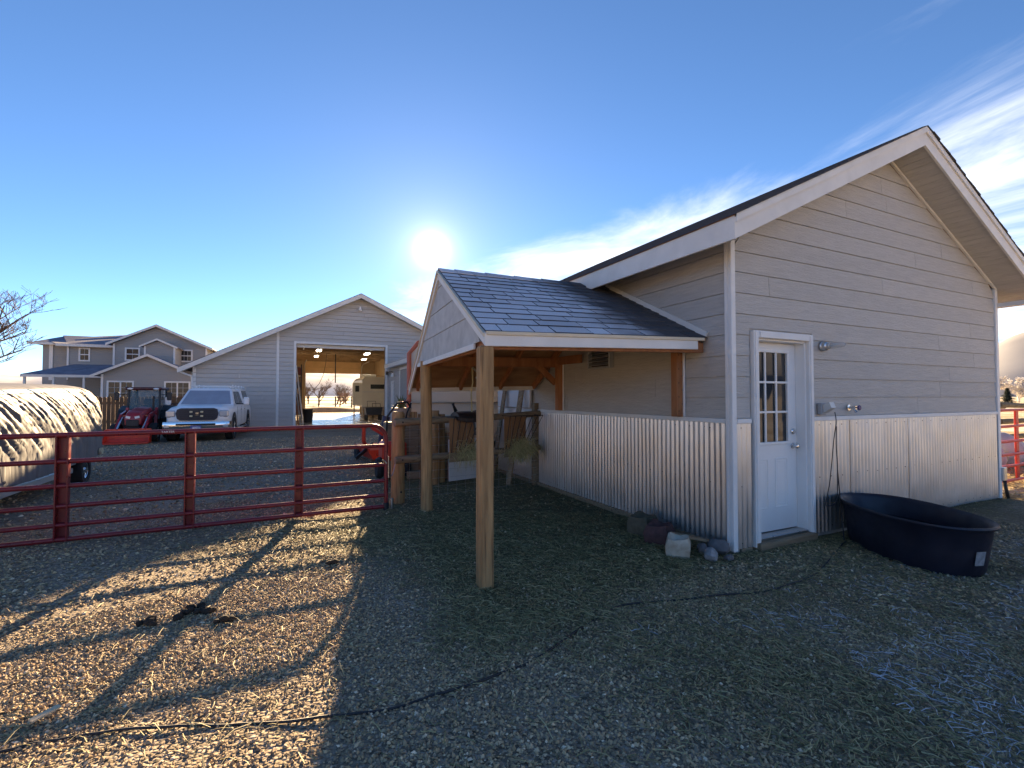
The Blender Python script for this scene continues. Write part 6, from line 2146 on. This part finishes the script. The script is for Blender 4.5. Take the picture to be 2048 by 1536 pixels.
for s in (-1, 1):
    MB().beam((s * 0.38, 0.42, 0.30), (s * 0.38, 1.0, 0.86), 0.055, 0.10).build('loader_arm', M_TRED, trc)
    MB().beam((s * 0.38, 1.0, 0.86), (s * 0.40, 1.75, 1.0), 0.055, 0.11).build('loader_arm', M_TRED, trc)
    MB().beam((s * 0.40, 1.65, 0.55), (s * 0.40, 1.72, 1.1), 0.07, 0.12, up=(0, 1, 0)).build('loader_mast', M_TRED, trc)
    MB().tube([(s * 0.32, 0.45, 0.45), (s * 0.33, 0.95, 0.80)], 0.03, 8).build('loader_cylinder', M_CHROME, trc, smooth=40)
    wheel(trc, (s * 0.50, 1.05, 0.31), 0.31, 0.22, (s, 0, 0), mat('tractor_rim', (0.55, 0.5, 0.42), 0.5), 0, 'front_wheel')
    wheel(trc, (s * 0.60, 2.55, 0.53), 0.53, 0.30, (s, 0, 0), mat('tractor_rim', (0, 0, 0)), 0, 'rear_wheel')
    MB().prism([(2.0, 0.72), (2.15, 1.02), (2.5, 1.16), (2.9, 1.08), (3.0, 0.8), (2.85, 0.9), (2.5, 1.05), (2.2, 0.94)], s * 0.60 - 0.17, s * 0.60 + 0.17, 'x').build('rear_mudguard', M_BLACK, trc)
MB().beam((-0.38, 1.0, 0.86), (0.38, 1.0, 0.86), 0.05, 0.05).build('loader_cross_tube', M_TRED, trc)
hs_ = []
for y_, w_, z0, z1 in ((0.72, 0.17, 0.60, 0.86), (0.78, 0.23, 0.55, 0.95), (1.1, 0.27, 0.52, 1.06), (1.8, 0.29, 0.52, 1.14)):
    hs_.append([(-w_, y_, z0), (-w_, y_, z1 - 0.14), (-w_ * 0.75, y_, z1 - 0.03), (0, y_, z1), (w_ * 0.75, y_, z1 - 0.03), (w_, y_, z1 - 0.14), (w_, y_, z0)])
MB().loft(hs_).build('hood', M_TRED, trc, smooth=40)
for s in (-1, 1):
    MB().add([(s * 0.05, 0.735, 0.84), (s * 0.17, 0.735, 0.87), (s * 0.18, 0.735, 0.80), (s * 0.07, 0.735, 0.77), (s * 0.05, 0.70, 0.84), (s * 0.17, 0.71, 0.87), (s * 0.18, 0.71, 0.80), (s * 0.07, 0.70, 0.77)],
             [(0, 1, 2, 3), (7, 6, 5, 4), (0, 4, 5, 1), (1, 5, 6, 2), (2, 6, 7, 3), (3, 7, 4, 0)]).build('headlight', mat('bright_lens', (0.8, 0.8, 0.8), 0.2), trc)
MB().cbox((-0.17, 0.69, 0.52), (0.17, 0.76, 0.74), 0.02).build('grille', M_BLACK, trc)
MB().cbox((-0.22, 0.70, 0.36), (0.22, 1.6, 0.53), 0.03).build('front_axle_frame', M_DARK, trc)
MB().cbox((-0.35, 1.7, 0.38), (0.35, 2.9, 0.75), 0.04).build('chassis', M_DARK, trc)
MB().cbox((-0.46, 1.85, 0.7), (0.46, 2.85, 0.74), 0.01).build('cab_floor', M_BLACK, trc)
for x_ in (-0.45, 0.45):
    for y_, y2 in ((1.86, 1.98), (2.85, 2.80)):
        MB().beam((x_, y_, 0.72), (x_ * 0.95, y2, 1.70), 0.05, 0.06, up=(0, 1, 0)).build('cab_pillar', M_BLACK, trc)
M_CABG = mat('cab_glass', (0.12, 0.16, 0.17), 0.03, alpha=0.4)
MB().add([(-0.42, 1.865, 0.76), (0.42, 1.865, 0.76), (0.40, 1.975, 1.68), (-0.40, 1.975, 1.68), (-0.42, 1.875, 0.76), (0.42, 1.875, 0.76), (0.40, 1.985, 1.68), (-0.40, 1.985, 1.68)],
         [(0, 1, 2, 3), (7, 6, 5, 4), (0, 4, 5, 1), (1, 5, 6, 2), (2, 6, 7, 3), (3, 7, 4, 0)]).build('windscreen', M_CABG, trc)
for s in (-1, 1):
    MB().add([(s * 0.455, 1.92, 0.76), (s * 0.455, 2.82, 0.76), (s * 0.435, 2.78, 1.68), (s * 0.435, 2.02, 1.68), (s * 0.465, 1.92, 0.76), (s * 0.465, 2.82, 0.76), (s * 0.445, 2.78, 1.68), (s * 0.445, 2.02, 1.68)],
             [(0, 1, 2, 3), (7, 6, 5, 4), (0, 4, 5, 1), (1, 5, 6, 2), (2, 6, 7, 3), (3, 7, 4, 0)]).build('side_glass', M_CABG, trc)
    mq = MB().cbox((s * 0.66, 1.80, 1.35), (s * 0.80, 1.86, 1.62), 0.02).build('mirror', M_BLACK, trc)
    MB().tube([(s * 0.46, 1.95, 1.55), (s * 0.70, 1.85, 1.55)], 0.012, 6).build('mirror_arm', M_BLACK, mq)
MB().cbox((-0.52, 1.80, 1.70), (0.52, 2.95, 1.80), 0.035).build('cab_roof', mat('roof_maroon', (0.06, 0.012, 0.018), 0.4), trc)
for x_ in (-0.36, 0.36):
    MB().ball((x_, 1.795, 1.745), (0.085, 0.03, 0.035), 10, 6).build('roof_light', mat('bright_lens', (0, 0, 0)), trc, smooth=True)
MB().lathe([(0.16, -0.012), (0.18, 0.0), (0.16, 0.012)], 18, (0.0, 2.12, 1.12), (0, -0.6, 0.8), closed=True).build('steering_wheel', M_BLACK, trc, smooth=True)
MB().cbox((-0.22, 2.35, 0.75), (0.22, 2.75, 0.95), 0.05).build('seat', M_BLACK, trc)
MB().cbox((-0.22, 2.70, 0.951), (0.22, 2.80, 1.40), 0.05).build('seat_back', M_BLACK, trc)
MB().tube([(0.36, 1.5, 1.0), (0.36, 1.5, 1.5)], 0.03, 8).build('exhaust_pipe', M_DARK, trc, smooth=40)

# ------------------------------------------------------------------ trailer under a silver cover
ctr = thing('covered_trailer', 'trailer under a wrinkled silver cover standing beyond the red gate', 'trailer', (-4.05, 10.5, 0))
M_TARP = mat('silver_cover', (0.165, 0.165, 0.17), 0.6, var=0.08, vscale=3.0, spec=0.35)
ny, ns = 300, 140
b = MB()
YA, YB = 5.6, 11.75
T_, S_ = np.meshgrid(np.arange(ny + 1) / ny, np.arange(ns + 1) / ns, indexing='ij')
Y_ = YA + (YB - YA) * T_
endr = np.clip((T_ - 0.90) / 0.10, 0, 1)
endl = np.clip((0.10 - T_) / 0.10, 0, 1)
HW = 1.0 * (1 - 0.30 * endr ** 2 - 0.25 * endl ** 2)
ZT = 1.70 - 0.16 * (1 - T_) ** 2 - 0.62 * np.clip((T_ - 0.86) / 0.14, 0, 1) ** 2.4
ZB = 0.40 + 0.03 * np.sin(T_ * 9)
A_ = math.pi * (S_ - 0.5)
XX = np.sign(np.sin(A_)) * np.abs(np.sin(A_)) ** 0.36
X_ = HW * XX
Z_ = ZB + (ZT - ZB) * np.abs(np.cos(A_)) ** 0.42
Q_ = Y_ + Z_ * 1.35                        # folds run diagonally down from the top edge
C_ = Z_ - 0.4 * Y_
f1 = vnoise(Q_ * 5.0 + 5, C_ * 0.9, 1.0, 51)
f2 = vnoise(Q_ * 13.0, C_ * 2.2, 1.0, 52)
f3 = vnoise(Y_ * 22.0, Z_ * 22.0, 1.0, 53)
f4 = vnoise(Q_ * 24.0, C_ * 7.0, 1.0, 54)
W2 = (1 - np.abs(2 * f1 - 1)) * 0.030 + (1 - np.abs(2 * f2 - 1)) * 0.020 + (1 - np.abs(2 * f4 - 1)) * 0.014 + f3 * 0.011 - 0.035
SD = sstep(0.25, 0.6, np.abs(XX))
X_ = X_ + np.sign(XX) * W2 * SD
Z_ = Z_ + W2 * 0.35 * (1 - SD)
b.v = [tuple(p) for p in np.stack([-4.05 + X_, Y_, Z_], 2).reshape(-1, 3).tolist()]
for i in range(ny):
    for j in range(ns):
        o = i * (ns + 1) + j
        b.f.append((o, o + 1, o + ns + 2, o + ns + 1))
cov = b.build('cover', M_TARP, ctr, smooth=True)
# pale blue band along the top edge of the cover
b2 = MB()
j0, j1 = int(ns * 0.665), int(ns * 0.715)
k0, k1 = 2, int(ny * 0.84)
for i in range(k0, k1 + 1):
    for j in range(j0, j1 + 1):
        p = np.array(b.v[i * (ns + 1) + j])
        b2.v.append((p[0] + 0.006, p[1], p[2] + 0.004))
nj = j1 - j0 + 1
for i in range(k1 - k0):
    for j in range(nj - 1):
        o = i * nj + j
        b2.f.append((o, o + 1, o + nj + 1, o + nj))
b2.build('blue_band', mat('blue_band', (0.36, 0.55, 0.62), 0.6, var=0.2, vscale=20), cov, smooth=True)
wheel(ctr, (-3.14, 10.52, 0.235), 0.235, 0.17, (1, 0, 0), M_CHROME, 5)
wheel(ctr, (-4.96, 10.52, 0.235), 0.235, 0.17, (-1, 0, 0), M_CHROME, 5)
MB().lathe([(0.06, -0.01), (0.06, 0.03)], 10, (-3.02, 11.05, 0.5), (1, 0, 0)).build('tail_light', mat('amber_lens', (0, 0, 0)), ctr)
M_ALU = mat('aluminium_frame', (0.62, 0.63, 0.65), 0.4, 0.7, rvar=0.1)
for x_ in (-3.16, -4.94):
    MB().cbox((x_ - 0.04, 5.4, 0.24), (x_ + 0.04, 10.15, 0.32), 0.006).build('frame_rail', M_ALU, ctr)
MB().cbox((-4.9, 10.1, 0.22), (-3.2, 10.9, 0.40), 0.01).build('axle_box', M_DARK, ctr)
MB().beam((-4.05, 5.4, 0.28), (-4.05, 4.3, 0.30), 0.08, 0.08).build('drawbar', M_ALU, ctr)
MB().tube([(-4.05, 4.5, 0.30), (-4.05, 4.5, 0.0)], 0.03, 8).build('jack', M_ALU, ctr)
gr2 = MB()
for y_ in (7.8, 9.3):
    gr2.lathe([(0.0, 0), (0.02, 0.0), (0.02, 0.006), (0.0, 0.008)], 10, (-3.03, y_, 0.46), (1, 0, 0))
gr2.build('grommets', M_CHROME, cov)

# ------------------------------------------------------------------ trees


def bare_tree(loc, h, label, group, seed, mbark, spread=0.55, levels=5, thick=0.035, twig=0.006, nm='bare_tree', dens=1.0):
    rr = random.Random(seed)
    t = thing(nm, label, 'tree', loc, world=False, group=group)
    tk, cr = MB(), MB()

    def grow(p, d, ln, r, lev):
        n = 4
        pts, rs = [p], [r]
        for i in range(n):
            d = d + np.array((rr.gauss(0, 0.10), rr.gauss(0, 0.10), rr.gauss(0.05, 0.06)))
            d = d / np.linalg.norm(d)
            p = p + d * ln / n
            pts.append(p)
            rs.append(max(twig, r * (1 - 0.45 * (i + 1) / n)))
        (tk if lev >= levels - 1 else cr).tube(pts, rs, 6 if lev >= levels - 1 else 3, caps=False)
        if lev <= 0:
            return
        k = max(2, int(round((3.4 if lev < levels else 5) * dens)))
        for i in range(k):
            s = rr.uniform(0.35, 1.0)
            q = pts[min(n, int(s * n))]
            a = rr.uniform(0, 6.28)
            sd = np.array((math.cos(a), math.sin(a), rr.uniform(-0.1, 0.5)))
            nd = d * (1 - spread) + sd * spread
            nd = nd / np.linalg.norm(nd)
            grow(q, nd, ln * rr.uniform(0.58, 0.8), max(twig, r * 0.52), lev - 1)

    grow(np.array((0.0, 0.0, -0.1)), np.array((0, 0, 1.0)), h * 0.32, h * thick, levels)
    tk.build('trunk', mbark, t, smooth=True, fix=False)
    cr.build('crown', mbark, t, smooth=True, fix=False)
    return t


M_BARK = mat('grey_bark', (0.16, 0.12, 0.095), 0.9, var=0.25, vscale=8)
M_FBARK = mat('frosted_twigs', (0.82, 0.78, 0.73), 0.9, var=0.2, vscale=2)
M_RBARK = mat('russet_twigs', (0.26, 0.15, 0.10), 0.9, var=0.2, vscale=3)
bare_tree((-15.9, 38.4, 0), 14.5, 'large leafless tree with spreading branches left of the house', None, 5, M_BARK, 0.50, 6, 0.017, 0.009, dens=1.0)
rr = random.Random(3)
far = [(2.6, 78, 6.5), (5.0, 84, 7.5), (6.9, 70, 4.4), (8.6, 92, 7.0), (9.9, 76, 4.8), (12.2, 88, 7.2), (3.9, 96, 6.0), (11.0, 100, 6.5)]
lab = ['slender bare tree left of the drop hose seen through the workshop', 'tallest bare tree seen through the workshop', 'short bushy russet tree behind the paddock fence', 'bare tree between the russet bushes seen through the workshop',
       'second short bushy russet tree behind the paddock fence', 'bare tree beside the open camper door view', 'distant bare tree behind the slender one', 'distant bare tree near the camper door view']
for i, (x_, y_, h_) in enumerate(far):
    bare_tree((x_, y_, 0), h_, lab[i], 'bare trees beyond the workshop', 20 + i, M_RBARK if h_ < 5 else M_BARK, 0.62 if h_ < 5 else 0.5, 5, 0.022, 0.012, dens=1.0)
pfn = thing('paddock_fence', 'dark post and wire paddock fence behind the workshop', 'fence', (0, 62.0, 0))
for i in range(14):
    x_ = -2 + i * 1.9
    MB().box((x_ - 0.07, 62.0, -0.2), (x_ + 0.07, 62.14, 1.45)).build('post', M_DARK, pfn)
for z_ in (0.5, 0.9, 1.3):
    MB().box((-2.1, 62.02, z_), (22.9, 62.06, z_ + 0.06)).build('rail', M_DARK, pfn)
bm_ = MB()
for i in range(41):
    x_ = -6 + i * 0.6
    for j in range(9):
        s = j / 8
        bm_.v.append((x_, 46.5 + 3 * s, (0.42 + 0.10 * math.sin(i * 0.5)) * math.sin(math.pi * s) - 0.02))
for i in range(40):
    for j in range(8):
        o = i * 9 + j
        bm_.f.append((o, o + 1, o + 10, o + 9))
tag(bm_.build('earth_berm', mat('tan_earth', (0.36, 0.26, 0.14), 0.95, var=0.25, vscale=1.5, bump=0.4, bscale=8), None, smooth=True), kind='structure')

# frosted trees beyond the pen on the right
for i in range(9):
    a = R(68.5 + i * 1.35 + rr.uniform(-0.3, 0.3))
    d_ = rr.uniform(120, 165)
    bare_tree((d_ * math.sin(a), d_ * math.cos(a), 0), rr.uniform(10, 13), 'frost covered pale deciduous tree beyond the log fence', 'frosted trees beyond the pen', 60 + i, M_FBARK, 0.62, 5, 0.02, 0.055, 'frosted_tree', 1.25)
ev = thing('evergreen_tree', 'small dark evergreen tree in front of the frosted trees', 'tree', (103.0, 34.0, 0), world=False)
ev.scale = (0.55, 0.55, 0.55)
MB().tube([(0, 0, -0.2), (0, 0, 4.6)], [0.16, 0.03], 8).build('trunk', M_BARK, ev)
cr = MB()
for i in range(2600):
    z_ = rr.uniform(0.4, 5.0)
    r_ = (5.4 - z_) * (0.36 + 0.10 * math.sin(z_ * 7.0)) * rr.uniform(0.25, 1.25)
    a = rr.uniform(0, 6.28)
    c_ = np.array((r_ * math.cos(a), r_ * math.sin(a), z_))
    s_ = rr.uniform(0.2, 0.42)
    dv = np.array((math.cos(a), math.sin(a), rr.uniform(-0.5, 0.1))) * s_
    sv = np.array((-math.sin(a), math.cos(a), 0)) * s_ * 0.5
    cr.add([tuple(c_ - dv), tuple(c_ + sv), tuple(c_ + dv), tuple(c_ - sv)], [(0, 1, 2, 3)])
cr.build('crown', mat('evergreen_needles', (0.03, 0.05, 0.03), 0.8, var=0.3, vscale=2), ev, fix=False)
